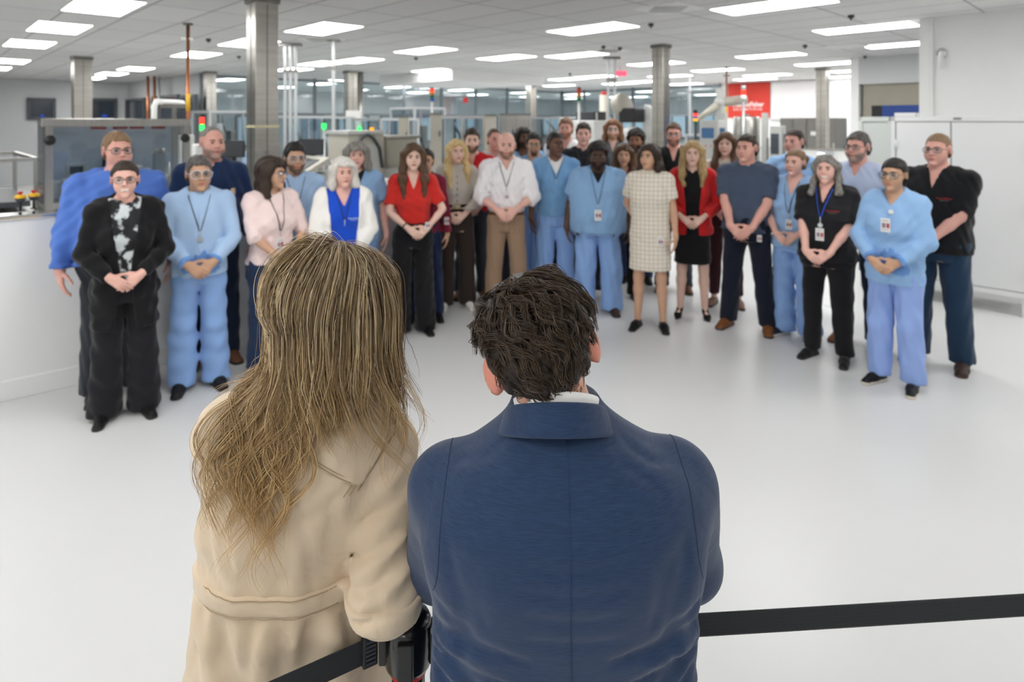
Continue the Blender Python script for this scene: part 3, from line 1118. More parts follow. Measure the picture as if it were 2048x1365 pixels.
    def trousers(s, name, col, w=(.086, .066, .068), hem=.04, waist=1.03, wob=.006, m=None, seed=3):
        k = s.s
        f = s.grid(hem * k - .03, waist * k + .04, .0125)
        rows = [r for r in s.rows]
        e = .006
        f.loft(rows, e, z1=waist * k, z0=rows[0][0], k=.02)
        for sd in (-1, 1): s.leg(f, sd, e, hem * k, w)
        f.wobble(wob, seed + int(s.H * 313) % 500, wl=(.07, .2), squash=(1, 1, .6))
        f.carve(lambda x, y, z: np.broadcast_to(np.maximum(z - waist * k, hem * k - z), f.F.shape))
        o = f.mesh(name, m or cloth(col), s.root)
        s.layers.append(f)
        return f, o

    def skirt(s, name, col, rows, wob=.003, m=None):
        k = s.s
        f = s.grid(rows[0][0] * k - .03, rows[-1][0] * k + .03)
        f.loft([(z * k, 0, cy * k, rx * k, ry * k) for z, cy, rx, ry in rows], 0, k=.01)
        f.wobble(wob, 5)
        f.carve(lambda x, y, z: np.broadcast_to(rows[0][0] * k - z, f.F.shape))
        o = f.mesh(name, m or cloth(col), s.root)
        s.layers.append(f)
        return f, o

    def shoes(s, col, sole='1c1b1a', kind='shoe', name='shoe'):
        k = s.s
        for sd in (-1, 1):
            a = s.ank[sd]; th = s.toe[sd]
            dr = arr(math.sin(th), -math.cos(th), 0)
            sdv = arr(math.cos(th), math.sin(th), 0)
            L = .155 * k
            f = Field(axis(a[0] - .17, a[0] + .17, .0075), axis(a[1] - .26, a[1] + .14, .0075), axis(-.02, .16, .0075))
            w = 1.0 if s.sex == 'm' else .85
            b0 = arr(a[0], a[1], 0)
            if kind == 'pump':
                f.cap(b0 + arr(0, 0, .075), b0 + dr * .1 * k + arr(0, 0, .03), .03, .033, k=.02)
                f.cap(b0 + dr * .1 * k + arr(0, 0, .026), b0 + dr * .165 * k + arr(0, 0, .016), .034, .013, k=.02)
                f.cap(b0 - dr * .02 + arr(0, 0, .07), b0 - dr * .03 + arr(0, 0, 0), .02, .007, k=.01)
                f.cap(b0 + dr * .02 + arr(0, 0, .12), b0 + dr * .085 * k + arr(0, 0, .072), .034, .028, k=.006, sub=True)
            else:
                f.cap(b0 - dr * .02 + arr(0, 0, .045), b0 + dr * L * .6 + arr(0, 0, .032), .04 * w * k, .045 * w * k, k=.02)
                f.cap(b0 + dr * L * .5 + arr(0, 0, .03), b0 + dr * L + arr(0, 0, .024), .046 * w * k, .036 * w * k, k=.02)
                if kind != 'loafer': f.cap(b0 + arr(0, 0, .05), b0 + arr(0, .005, .105), .042 * k * w, .046 * k * w, k=.03)
                f.cap(b0 - dr * .035 + arr(0, 0, .008), b0 + dr * (L + .012) + arr(0, 0, .008), .043 * w * k, .042 * w * k, k=.004)
            f.carve(lambda x, y, z: np.broadcast_to(-z, f.F.shape))
            f.mesh(name, [cloth(col, .5, .1, .1, 0), mat('sole ' + sole, sole, .6)], s.root,
                   fmat=(None if kind == 'pump' else (lambda c: (c[:, 2] < .02).astype(np.int32))))

    # ---- head wear
    def headfield(s, st=.0055, lo=(-.13, -.16, -.16), hi=(.13, .16, .16)):
        return Field(axis(lo[0], hi[0], st), axis(lo[1], hi[1], st), axis(lo[2], hi[2], st))

    def hx(s, v): return (v * s.hs) @ s.R.T + s.hc

    def hair(s, style, col, vol=.012, lw=1.0, length=.3, seed=1, front=.066):
        f = s.headfield(lo=(-.16, -.17, -.2), hi=(.16, .18, .19)) if style not in ('long', 'bob', 'mid') else \
            s.headfield(.0065, (-.19, -.2, -.17 - length), (.19, .19, .19))
        I = np.eye(3)
        if style in ('short', 'crop'): f.ell((0, .018, .032), arr(.076 + .45 * vol, .096 + .7 * vol, .088 + vol), I, k=.01)
        else: f.ell((0, .018, .032), arr(.076, .096, .088) + vol, I, k=.01)
        y0 = {'short': -.08, 'crop': -.08}.get(style, -.095)
        hy = [-.2, -.075, -.05, -.034, -.02, -.004, .036, .05, .085, .12]
        if style in ('short', 'crop', 'afro', 'curly'):
            hv = [front, front, front - .01, .02, -.012, .034, .034, -.03, -.07, -.09]
        elif style == 'rim':
            hv = [.2, .2, .1, .05, .0, .03, .03, -.03, -.07, -.085]
        elif style == 'bun':
            hv = [front, front, front - .012, .035, .015, .02, .01, -.04, -.08, -.1]
        else:
            hv = [front + .005, front, front - .02, .015, -.06, -.1, -.3, -.4, -.5, -.6]
        f.ell((0, .05, -.02), arr(.07, .06, .07) + vol * .7, I, k=.02)
        if style in ('afro',): f.ell((0, .02, .06), arr(.085, .095, .075) + vol, I, k=.03)
        if style == 'rim': f.cut(lambda x, y, z: np.broadcast_to(.045 + .0 * x - z, f.F.shape) * -1 - 0)
        f.carve(lambda x, y, z: np.broadcast_to((np.interp(y[0, :, 0], hy, hv).astype(f4)[None, :, None] - z) * .75, f.F.shape))
        if style == 'bun':
            f.ell((0, .13, .07), (.038, .034, .036), k=.02)
        if style in ('long', 'bob', 'mid'):
            L = length
            for sd in (-1, 1):
                f.cap((sd * .03, -.045, .082), (sd * .08, -.012, .02), .026 + vol * .4, .026 + vol * .4, k=.035)
                f.cap((sd * .082, -.008, .03), (sd * .09, .0, -.1), .028 * lw + vol * .4, .036 * lw, k=.03)
                if style == 'long':
                    f.cap((sd * .09, .0, -.09), (sd * .1, -.06, -.19), .036 * lw, .036 * lw, k=.03)
                    f.cap((sd * .1, -.06, -.19), (sd * .085, -.108, -.1 - L), .036 * lw, .018 * lw, k=.03)
                elif style == 'mid':
                    f.cap((sd * .09, .0, -.09), (sd * .098, -.02, -.06 - L * .6), .038, .026, k=.03)
            f.ell((0, .06, -.06), (.1, .06, .1), k=.03)
            if style != 'bob': f.ell((0, .075, -.12 - L * .25), (.11, .05, .1 + L * .25), k=.03)
            f.ell((0, -.06, -.035), (.062, .075, .092), k=.012, sub=True)
            f.wobble(.006 if style != 'bob' else .003, seed, wl=(.05, .1), squash=(1, 1, .6))
        else:
            f.wobble({'afro': .005, 'curly': .007, 'short': .004}.get(style, .002), seed, wl=(.025, .05))
        return f.mesh('hair', hair_mat(col), s.root, xf=s.hx)

    def tail(s, pts, r, col):
        f = s.headfield(.006, (-.2, -.2, -.45), (.2, .25, .2))
        for i in range(len(pts) - 1): f.cap(pts[i], pts[i + 1], r[i], r[i + 1], k=.02)
        f.wobble(.003, 4, wl=(.04, .08))
        return f.mesh('ponytail', hair_mat(col), s.root, xf=s.hx)

    def beard(s, col, thick=.006, full=True, mous=True, mix=.3):
        f = s.headfield(.005)
        jaw = s.P.get('jaw', 1.0)
        head_shape(f, np.eye(3), arr(0, 0, 0), 1.0, e=thick, face=False, jaw=jaw)
        if full:
            f.carve(lambda x, y, z: np.broadcast_to(np.maximum(z - np.interp(y[0, :, 0], [-.12, -.08, -.04, .0, .03], [-.05, -.045, -.035, .0, .02])[None, :, None], y - .015), f.F.shape))
        else:
            f.carve(lambda x, y, z: np.maximum(np.maximum(np.abs(x) - .03 + 0 * y, z + .045), y + .05))
        f.ell((0, -.1, -.062), (.019, .03, .009), k=.004, sub=True)
        if not mous: f.ell((0, -.1, -.05), (.03, .03, .014), k=.004, sub=True)
        f.wobble(.002, 9, wl=(.02, .04))
        mixc = lambda p, q, t: ''.join('%02x' % int(int(p[i:i + 2], 16) * (1 - t) + int(q[i:i + 2], 16) * t) for i in (0, 2, 4))
        sk = SKINS[s.skin]
        bm = mat('beard %s %s %.2f' % (col, s.skin, mix), mixc(HAIRS[col][0], sk, mix), .6, col2=mixc(HAIRS[col][1], sk, mix + .12), vscale=40, bump=.5, bscale=150, spec=.2)
        return f.mesh('beard', bm, s.root, xf=s.hx)

    def glasses(s, col='2a2624', goggles=False, up=False, r=.0017):
        o = s.root
        b = MB(); le = MB()
        y = -.105; z = .002
        w, h = (.03, .021) if not goggles else (.036, .027)
        for sd in (-1, 1):
            ring = [(sd * .033 + w * math.cos(a) * abs(math.cos(a)) ** -.25 * .95, y + abs(math.cos(a)) * .0 + (.012 if (math.cos(a) * sd) > .5 else 0), z + h * math.sin(a))
                    for a in np.linspace(0.001, 2 * math.pi + .001, 21)]
            b.tube(ring, r, 6, cap=False)
            le.add(ring[:-1], [tuple(range(20))])
            b.tube([(sd * (.033 + w), y + .012, z + .006), (sd * .082, -.03, z + .006), (sd * .082, .02, z + .002)], r, 6)
        b.tube([(-.006, y, z + .006), (0, y - .004, z + .008), (.006, y, z + .006)], r, 6)
        V0 = np.array(b.v)
        if up:
            Rx = np.array(Matrix.Rotation(-1.0, 3, 'X'))
            V0 = (V0 @ Rx.T) + arr(0, .018, .045)
        fr = mesh_np('safety_glasses' if goggles else 'glasses', s.hx(V0), [np.array([q for q in b.f if len(q) == n]) for n in (4, 6) if any(len(q) == n for q in b.f)],
                     mat('spectacle frame ' + col, col, .3), o)
        V1 = np.array(le.v)
        if up: V1 = (V1 @ Rx.T) + arr(0, .018, .045)
        mesh_np('lens', s.hx(V1), np.array(le.f), glass('spectacle lens', 'dfe3e6', .9), fr, smooth=False)

    # ---- things worn on the chest
    def fy(s, x, z, d=.004):
        ys = [y for y in (f.front(x, z) for f in s.layers) if y is not None]
        return (min(ys) if ys else -.12) - d

    def lanyard(s, col='1c1a1d', low=.25, badge=True, w=.006, reel=False, side=0.0, bh=.085):
        k = s.s
        zt = s.rows[-2][0] + .035 * k
        zl = zt - low * k
        b = MB()
        nr = s.P.get('neck', .058 if s.sex == 'm' else .047) * k + .016
        for sd in (-1, 1):
            pts = [(sd * nr, .02, zt + .012)]
            for t in np.linspace(0.06, 1, 12):
                x = sd * nr * (1 - t) + side * t + sd * .004
                z = zt + (zl - zt) * t
                pts.append((x, s.fy(x, z, .005), z))
            b.tube(pts, w, 6, flat=.35)
        o = b.build('lanyard', cloth(col, .6), s.root)
        z = zl
        b = MB()
        y = s.fy(side, z - .02, .006)
        b.tube([(side, y, z + .005), (side, y, z - .045)], .0035, 6)
        if reel: b.tube([(side, y - .004, z - .06), (side, y + .004, z - .06)], .018, 14)
        b.build('clip', mat('clip metal', 'c9ccd0', .3, .8), o)
        if badge: s.badge(side, z - (.1 if not reel else .13), o, bh)

    def badge(s, x, z, parent, h=.085, photo=True):
        w = h * .64
        y = s.fy(x, z, .008)
        yt = s.fy(x, z + h / 2, .008); yb = s.fy(x, z - h / 2, .008)
        y = min(y, yt, yb)
        b = MB().box((x, y, z), (w, .003, h))
        if photo:
            q = y - .0022
            b.box((x - w * .16, q, z - h * .02), (w * .4, .0012, h * .36), mi=1)
            b.box((x + w * .28, q, z - h * .02), (w * .3, .0012, h * .36), mi=2)
            b.box((x, q, z + h * .33), (w * .7, .0012, h * .06), mi=3)
            b.box((x, q, z - h * .33), (w * .8, .0012, h * .05), mi=3)
        return b.build('badge', [mat('badge card', 'eceae8', .35), mat('badge photo', '8f8190', .5), mat('badge red', 'b23a42', .5), mat('badge grey', '9a9aa0', .5)], parent)

    def collar(s, col, spread=.9, h=.034, parent=None, tips=.032):
        k = s.s
        zt = s.rows[-2][0] + .005
        nr = s.P.get('neck', .058 if s.sex == 'm' else .047) * k
        n = 29
        vs = []
        for i in range(n):
            a = (-1 + 2 * i / (n - 1)) * math.radians(172 - 18 * spread)
            u = abs(a) / math.pi
            cx, cy = math.sin(a), math.cos(a)
            r0, r1 = nr + .004, nr + .008
            fwd = max(0, u - .45)
            z0 = zt + .03 - .055 * max(0, u - .3) * 1.2
            vs.append((cx * r0, .018 + cy * (r0 + .004) - .012 * u, z0 + .012))
            vs.append((cx * (r1 + .012), .018 + cy * (r1 + .014) - .02 * u, z0 + .012 - h - fwd * 2 * tips * .8))
        fs = [(2 * i, 2 * i + 1, 2 * i + 3, 2 * i + 2) for i in range(n - 1)]
        o = mesh_np('collar', vs, np.array(fs), col if not isinstance(col, str) else cloth(col), parent or s.root)
        md = o.modifiers.new('thick', 'SOLIDIFY'); md.thickness = .004; md.offset = 1
        return o

    def logo(s, x, z, parent=None, main='c8302a', second='9a9a9a', wd=.075):
        """small chest embroidery: a bold line above a thin one"""
        m1 = mat('emblem thread ' + main, main, .7); m2 = mat('emblem thread ' + second, second, .7)
        dy = s.fy(x + wd / 2, z, .003) - s.fy(x - wd / 2, z, .003)
        for body, sz, dz, mm in (('ThermoFisher', .0175, 0, m1), ('SCIENTIFIC', .009, -.012, m2)):
            t = bpy.data.curves.new('emblem', 'FONT'); t.body = body; t.size = sz; t.extrude = .0008; t.align_x = 'CENTER'
            if sz < .01: t.space_character = 1.35
            tmp = bpy.data.objects.new('emblem', t); me = bpy.data.meshes.new_from_object(tmp)
            bpy.data.objects.remove(tmp); bpy.data.curves.remove(t)
            me.materials.clear(); me.materials.append(mm)
            o = bpy.data.objects.new('emblem', me); COL.objects.link(o)
            o.parent = parent or s.root
            o.location = (x, (s.fy(x - wd / 2, z, .004) + s.fy(x + wd / 2, z, .004)) / 2 - .003, z + dz)
            o.rotation_euler = (math.pi / 2, 0, math.atan2(dy, wd))

    def place(s, px, Z, face=0.0, label=None, group='group listening in a half circle'):
        """face: how far the front turns from the camera's way, to the picture's right (+)"""
        o = s.root
        x = wx(px, Z)
        o.location = (x, Z, 0)
        o.rotation_euler = (0, 0, face + math.atan2(-x, Z))
        tag(o, label, 'person', group)
        return o

# ================================================================ the group, from left to right
def weave(name, base, line, sx, sz, w=.08, rough=.85):
    """two sets of woven lines crossing on a plain cloth"""
    if name in MATS: return MATS[name]
    m = mat(name, base, rough, spec=.2)
    nt = m.node_tree
    b = nt.nodes['Principled BSDF']
    tc = nt.nodes.new('ShaderNodeTexCoord'); sep = nt.nodes.new('ShaderNodeSeparateXYZ')
    nt.links.new(tc.outputs['Object'], sep.inputs[0])
    acc = None
    for ax, sc in ((0, sx), (2, sz)):
        mu = nt.nodes.new('ShaderNodeMath'); mu.operation = 'MULTIPLY'; mu.inputs[1].default_value = sc
        nt.links.new(sep.outputs[ax], mu.inputs[0])
        fr = nt.nodes.new('ShaderNodeMath'); fr.operation = 'FRACT'; nt.links.new(mu.outputs[0], fr.inputs[0])
        lt = nt.nodes.new('ShaderNodeMath'); lt.operation = 'LESS_THAN'; lt.inputs[1].default_value = w
        nt.links.new(fr.outputs[0], lt.inputs[0])
        if acc is None: acc = lt
        else:
            mx = nt.nodes.new('ShaderNodeMath'); mx.operation = 'ADD'; mx.use_clamp = True
            nt.links.new(acc.outputs[0], mx.inputs[0]); nt.links.new(lt.outputs[0], mx.inputs[1]); acc = mx
    mi = nt.nodes.new('ShaderNodeMix'); mi.data_type = 'RGBA'
    mi.inputs[6].default_value = srgb(base); mi.inputs[7].default_value = srgb(line)
    nt.links.new(acc.outputs[0], mi.inputs[0]); nt.links.new(mi.outputs[2], b.inputs['Base Color'])
    return m


SCRUB, SCRUBP, SCRUBJ = '8db2d9', '8cafe3', 'a9c5e6'
BLK = '17171a'
M_FLORAL = mat('floral print', '16181b', .8, col2='cfd6d8', vscale=17, stretch=(1, 1, .8))
M_FLORAL.node_tree.nodes['Map Range'].inputs[1].default_value = .5
M_FLORAL.node_tree.nodes['Map Range'].inputs[2].default_value = .58
M_LANY = mat('patterned lanyard', '241c20', .6, col2='6e3a34', vscale=90)


def F(**P): return Figure(P)


def scrubs(f, top=SCRUB, pants=SCRUBP, w=(.094, .078, .084), hem=.86, ease=.016, neck=('v', .12, .42), kind='short', under=None, sole='1c1b1a', shoe='1e1e20', boxy=.5, phem=.035):
    f.body()
    f.trousers('scrub trousers', pants, w=w, hem=phem, wob=.008)
    if under: f.top('undershirt', under, sleeve=0, hem=1.1, ease=.004, neck=('round', .0), wob=.001)
    if kind == 'short':
        t, o = f.top('scrub top', top, sleeve=.72, hem=hem, ease=ease, boxy=boxy, neck=neck, flare=.022, wob=.006)
        zt = f.rows[-2][0]
        f.shell(t, 'neck band', cloth(top), lambda x, y, z: np.maximum(np.maximum(np.abs(np.abs(x) - (z - zt + neck[1] * f.s) * neck[2] - .008) - .009, y + .02), zt - neck[1] * f.s - .01 - z), .003, o)
        px = .075 * f.s
        f.shell(t, 'pocket', cloth(top), lambda x, y, z: np.maximum(np.maximum(np.abs(x - px) - .048, np.abs(z - 1.24 * f.s) - .055), y), .003, o)
    else:
        t, o = f.top('scrub jacket', top, sleeve=1.93, hem=hem, ease=ease, boxy=boxy, neck=neck, flare=.004, armease=ease - .002, wob=.006)
        f.cuffs(t, o, cloth('6f9bd8'), 1.8, .002)
        f.shell(t, 'placket', cloth(top), lambda x, y, z: np.maximum(np.maximum(np.abs(x) - .014, y), (hem - .02) * f.s - z), .003, o)
    f.shoes(shoe, sole)
    return f, t, o


# 1 big man in the blue shirt
f = F(H=1.82, skin='ruddy', hairc='light', arms='down', girth=1.3, belly=.07, chin2=1, turn=.15, jaw=1.12)
f.body(); f.trousers('trousers', '2a2c33', w=(.09, .075, .078))
t, o = f.top('shirt', '5378c8', sleeve=1.95, hem=.9, ease=.012, neck=('v', .05, .4), flare=.002, armease=.02, wob=.008)
f.collar('5378c8', parent=o); f.cuffs(t, o, cloth('5378c8'), 1.82, .004)
f.shell(t, 'pocket', cloth('5378c8'), lambda x, y, z: np.maximum(np.maximum(np.abs(x - .1) - .055, np.abs(z - 1.3) - .06), y), .004, o)
f.shell(t, 'placket', cloth('5378c8'), lambda x, y, z: np.maximum(np.abs(x) - .016, y + 0 * z), .003, o)
f.shoes('18181a'); f.hair('short', 'light', vol=.01); f.glasses('4a3d36')
f.place(235, 4.33, .1, 'big man in a bright blue button shirt behind the woman in the black cardigan')

# 2 woman in the black cardigan
f = F(H=1.64, sex='f', skin='pink', hairc='dark', smile=1, arms='clasp', girth=1.05, turn=-.05, hz=.95)
f.body(); f.trousers('trousers', '1b1b1f', w=(.094, .082, .095), hem=.025)
t, o = f.top('blouse', '', sleeve=0, hem=.9, neck=('round', .012), m=M_FLORAL, ease=.01)
c, o2 = f.top('cardigan', '131316', sleeve=1.93, hem=.62, ease=.024, armease=.016, open_=(.98, .14, .022, .12), flare=.0, neck=('round', .035), wob=.006)
f.shoes('141414'); f.hair('bun', 'dark', vol=.006); f.glasses('6b4b3e', r=.0014)
f.place(250, 4.02, .02, 'smiling woman with glasses in a black cardigan over a floral blouse')

# 3 man in scrub jacket and goggles
f = F(H=1.644, skin='olive', hairc='salt', brow='black', arms='clasp', turn=.12, hz=.93)
f, t, o = scrubs(f, SCRUBJ, SCRUBP, kind='long', hem=.86, neck=('round', .0), under='1b2435', boxy=.6, w=(.096, .084, .092))
f.hair('short', 'salt', vol=.014); f.glasses('cfd6e2', goggles=True, r=.002); pass
f.lanyard('2a1e22', low=.27, reel=True, badge=False)
f.place(398, 4.45, .05, 'man in pale blue scrub jacket and clear goggles, second in front row from the left')

# 4 bald bearded man in navy
f = F(H=1.855, skin='ruddy', hairc='grey', brow='light', arms='down', girth=1.08, belly=.03, turn=.2, jaw=1.1)
f.body(); f.trousers('jeans', '1d2a40', w=(.09, .072, .075))
t, o = f.top('sweater', '1d3054', sleeve=1.95, hem=.92, ease=.014, neck=('round', .008), wob=.006)
f.shell(t, 'patch', mat('tan patch', 'c9b089', .7), lambda x, y, z: np.maximum(np.maximum(np.abs(x - .125) - .024, np.abs(z - 1.35) - .028), y), .004, o)
f.shoes('6a4632'); f.hair('rim', 'grey', vol=.003); f.beard('grey', .004, mix=.5)
f.lanyard('1c1a1e', low=.3)
f.place(424, 4.92, .15, 'bald man with grey beard in a navy sweater behind the goggled man at left')

# 5 woman in pink
f = F(H=1.615, sex='f', skin='tan', hairc='dark', arms='clasp', girth=1.12, turn=.5, bust=1.15, hoff=.03, hz=.92)
f.body(); f.trousers('jeans', '22334f', w=(.086, .066, .06))
t, o = f.top('sweater', 'f3dcd8', sleeve=1.05, hem=.9, ease=.014, neck=('round', .02), flare=.012, armease=.018)
f.shoes('22242a'); f.hair('mid', 'dark', vol=.024, length=.16, seed=3); f.glasses('3d4a66')
f.lanyard('1d1a1c', low=.3)
f.place(543, 4.75, .5, 'dark haired woman in a pale pink sweater turned to the right')

# 6 man with goggles behind
f = F(H=1.71, skin='tan', hairc='black', arms='down', turn=.1)
f, t, o = scrubs(f, SCRUBJ, kind='long', hem=.86, neck=('round', .0))
f.hair('short', 'black', vol=.02); f.glasses('d2d8e2', goggles=True); f.beard('black', .003, mix=.45); f.lanyard('20242e')
f.place(590, 5.22, .1, 'black haired man in pale blue scrubs and goggles behind the woman in pink')

# 7 white haired woman
f = F(H=1.6, sex='f', skin='pink', hairc='white', brow='light', arms='clasp', girth=1.12, turn=.15)
f.body(); f.trousers('trousers', '22242c')
t, o = f.top('polo shirt', '1d50c8', sleeve=0, hem=.9, ease=.012, neck=('v', .1, .45)); f.collar('1d50c8', parent=o)
f.logo(.075, 1.13, o, 'e8ecf6', 'c9d2ea', wd=.06)
f.lanyard('3a2224', low=.24, badge=False)
c, o2 = f.top('cardigan', 'f3f1ec', sleeve=1.85, hem=.84, ease=.026, armease=.024, open_=(.98, .09, .085, .0), neck=('round', .04), wob=.007)
f.shoes('2a2a2e'); f.hair('mid', 'white', vol=.018, length=.08)
f.place(686, 5.0, .1, 'white haired woman in a white cardigan over a blue polo shirt')

# 8 grey haired woman behind
f = F(H=1.71, sex='f', skin='pink', hairc='grey', arms='down', girth=1.2)
f, t, o = scrubs(f, SCRUB, hem=.84, under='1c1d22')
f.hair('mid', 'grey', vol=.022, length=.12, front=.04); f.place(713, 5.6, .05, 'woman with long grey hair and fringe in blue scrubs behind the white haired woman')

# 9 woman in red shirt
f = F(H=1.69, sex='f', skin='fair', hairc='brown', arms='clasp', hoff=.03, hz=.95)
f.body(); f.trousers('trousers', '18181b', w=(.092, .082, .094), hem=.02, waist=1.06)
t, o = f.top('shirt', 'd2322b', sleeve=.78, hem=1.02, ease=.01, neck=('v', .1, .35), flare=.01)
f.shoes('141416'); f.hair('long', 'brown', vol=.016, length=.25, seed=5)
b = MB(); wv = f.arms[-1][2]; ev = f.arms[-1][1]; q = wv + (ev - wv) * .18
b.tube([q - nrm(ev - wv) * .004, q + nrm(ev - wv) * .004], .034 * f.s, 14); b.build('wristband', cloth('22201f'), f.root)
f.badge(.11, .99, f.root, .06)
f.place(826, 5.6, .08, 'woman with long brown hair in a red shirt and black trousers')

# 10 mostly hidden behind her
f = F(H=1.63, sex='f', skin='tan', hairc='black', arms='down', girth=.9)
f.body(); f.trousers('trousers', '232f4f'); f.top('sweater', '7d2236', sleeve=1.95, hem=.9); f.shoes('18181a'); f.hair('bun', 'black')
f.badge(.2, .95, f.root, .07)
f.place(851, 5.98, .0, 'person in a maroon sweater almost hidden behind the woman in the red shirt')

# 11 blonde woman
f = F(H=1.705, sex='f', skin='fair', hairc='blonde', brow='light', arms='clasp', turn=.18, hz=.95, hoff=-.01)
f.body(); f.trousers('trousers', '3b312d', w=(.092, .08, .086), hem=.03, waist=1.09)
t, o = f.top('henley', 'c2bcb2', sleeve=1.95, hem=1.04, ease=.016, neck=('round', .004), armease=.018)
f.shell(t, 'placket', cloth('b6b0a6'), lambda x, y, z: np.maximum(np.abs(x) - .013, y + 0 * z), .002, o)
for z in (1.1, 1.16, 1.22, 1.28, 1.34): MB().ball((0, f.fy(0, z, .004), z), (.007, .004, .007), 8).build('button', mat('dark button', '4a4038', .4), o)
bf = f.layers[1]
bo = f.shell(bf, 'belt', cloth('141212', .4), lambda x, y, z: np.broadcast_to(np.abs(z - 1.045) - .02, bf.F.shape), .012)
b = MB(); y = f.fy(0, 1.045, .008); b.tube([(.03 * math.cos(a), y, 1.045 + .026 * math.sin(a)) for a in np.linspace(0, 6.28, 17)], .005, 6); b.build('buckle', mat('gold buckle', 'b9923e', .3, .9), bo)
f.shoes('ece9e2', 'f2f0ea'); f.hair('long', 'blonde', vol=.012, length=.26, seed=8, front=.07)
f.place(913, 6.36, .06, 'long blonde haired woman in a grey buttoned top and brown trousers')

# 12 red polo behind
f = F(H=1.81, skin='fair', hairc='dark', arms='clasp', turn=.05)
f.body(); f.trousers('trousers', '3a3d45'); t, o = f.top('polo shirt', 'c71f26', sleeve=.75, hem=.9, neck=('v', .1, .25)); f.collar('c71f26', parent=o)
f.shoes('5f3c26'); f.hair('short', 'dark', vol=.018); f.beard('dark', .005)
f.place(944, 6.75, 0, 'dark haired bearded man in a red polo shirt behind the blonde woman')

# 13 balding man
f = F(H=1.81, skin='ruddy', hairc='brown', arms='down', turn=.2, jaw=1.08)
f.body(); f.trousers('trousers', '2c2e36'); t, o = f.top('shirt', 'cfccc8', sleeve=1.95, hem=.9, neck=('v', .05, .4)); f.collar('cfccc8', parent=o)
f.shoes('18181a'); f.hair('crop', 'brown', vol=.003, front=.085); f.place(989, 7.2, .1, 'balding man in an off white shirt behind the bald man')

# 14 bald man white shirt
f = F(H=1.785, skin='pink', hairc='brown', brow='light', arms='clasp', stance=.14, hz=.97, jaw=1.03, hs=1.1)
f.body(); f.trousers('trousers', '9b8069', w=(.092, .074, .066), hem=.05)
t, o = f.top('shirt', 'f4f1f3', sleeve=1.32, hem=.99, ease=.016, neck=('v', .07, .4), armease=.02, wob=.007); f.collar('f4f1f3', parent=o)
f.shell(t, 'placket', cloth('f4f1f3'), lambda x, y, z: np.maximum(np.abs(x) - .016, y + 0 * z), .003, o)
f.cuffs(t, o, cloth('f4f1f3'), 1.2, .006)
bf = f.layers[1]
f.shell(bf, 'belt', cloth('6b4026', .45), lambda x, y, z: np.broadcast_to(np.abs(z - .99) - .018, bf.F.shape), .006)
f.shoes('4a3222'); f.beard('brown', .004, mix=.4); f.lanyard('15161a', low=.24, side=.0, bh=.06)
f.place(1013, 6.2, 0, 'bald bearded man in a white shirt and khaki trousers with black lanyard')

# 15, 16 behind
f = F(H=1.815, skin='dark', hairc='black', arms='down', turn=.35)
f, t, o = scrubs(f); f.hair('mid', 'black', vol=.016, length=.1); f.beard('black', .006); f.lanyard('1c1c20')
f.place(1046, 7.75, .05, 'dark skinned man with tied hair and beard in blue scrubs behind the bald man')
f = F(H=1.755, skin='tan', hairc='black', arms='down')
f, t, o = scrubs(f); f.hair('short', 'black', vol=.02); f.glasses('3a3432'); f.beard('black', .004, full=False)
f.place(1068, 7.05, .0, 'man with glasses and goatee in blue scrubs between the bald man and tall dark man')

# 17 tall dark man
f = F(H=1.785, skin='dark', hairc='black', arms='down', turn=.35, girth=.95)
f, t, o = scrubs(f, '7caad6', under='f0efec', hem=.9, neck=('v', .12, .5)); f.hair('crop', 'black', vol=.005)
f.lanyard('1a1c24', low=.2, badge=False)
f.place(1111, 6.5, .05, 'tall dark skinned man in blue scrubs with a white undershirt, looking right')

# 18, 19
f = F(H=1.93, skin='ruddy', hairc='ginger', arms='down', turn=-.1)
f.body(); f.trousers('trousers', '2b2e38'); t, o = f.top('shirt', 'e9e9ea', sleeve=1.95, hem=.9, neck=('v', .06, .4)); f.collar('e9e9ea', parent=o)
f.shoes('1a1a1c'); f.hair('short', 'ginger', vol=.014); f.beard('ginger', .005, mix=.35); f.place(1132, 7.9, -.05, 'tall ginger bearded man in a white shirt at the back of the group')
f = F(H=1.87, skin='pink', hairc='dark', arms='down', girth=1.1)
f.body(); f.trousers('trousers', '24262c'); f.top('shirt', '2a2c31', sleeve=.8, hem=.9, neck=('round', .006)); f.shoes('1a1a1c')
f.hair('short', 'dark', vol=.016); f.lanyard('5f4d3c'); f.place(1167, 7.2, .0, 'clean shaven man in a charcoal shirt behind the big man in scrubs')

# 20 big man in scrubs
f = F(H=1.675, skin='deep', hairc='black', arms='down', girth=1.5, sh=.168, belly=.06, chin2=1, jaw=1.1, stance=.15, hs=1.1)
f, t, o = scrubs(f, '8ab0d8', SCRUBP, w=(.088, .082, .088), hem=.84, ease=.018, under='17181b', boxy=.7, shoe='3a2b24', neck=('v', .1, .5))
f.hair('afro', 'black', vol=.012); f.beard('black', .008); f.lanyard('1f222c', low=.33, bh=.1)
f.place(1196, 6.2, .0, 'heavy bearded man in light blue scrubs with a badge, arms at his sides')

# 21 long haired man
f = F(H=1.915, skin='fair', hairc='ginger', arms='down')
f.body(); f.trousers('trousers', '2b2e33'); t, o = f.top('polo shirt', '636a70', sleeve=.8, hem=.9, neck=('v', .08, .3)); f.collar('636a70', parent=o)
f.shoes('1a1a1c'); f.hair('mid', 'ginger', vol=.014, length=.1); f.glasses('2a2a33'); f.beard('ginger', .005, mix=.35)
f.place(1226, 8.15, 0, 'man with shoulder length hair and glasses in a grey polo at the back')

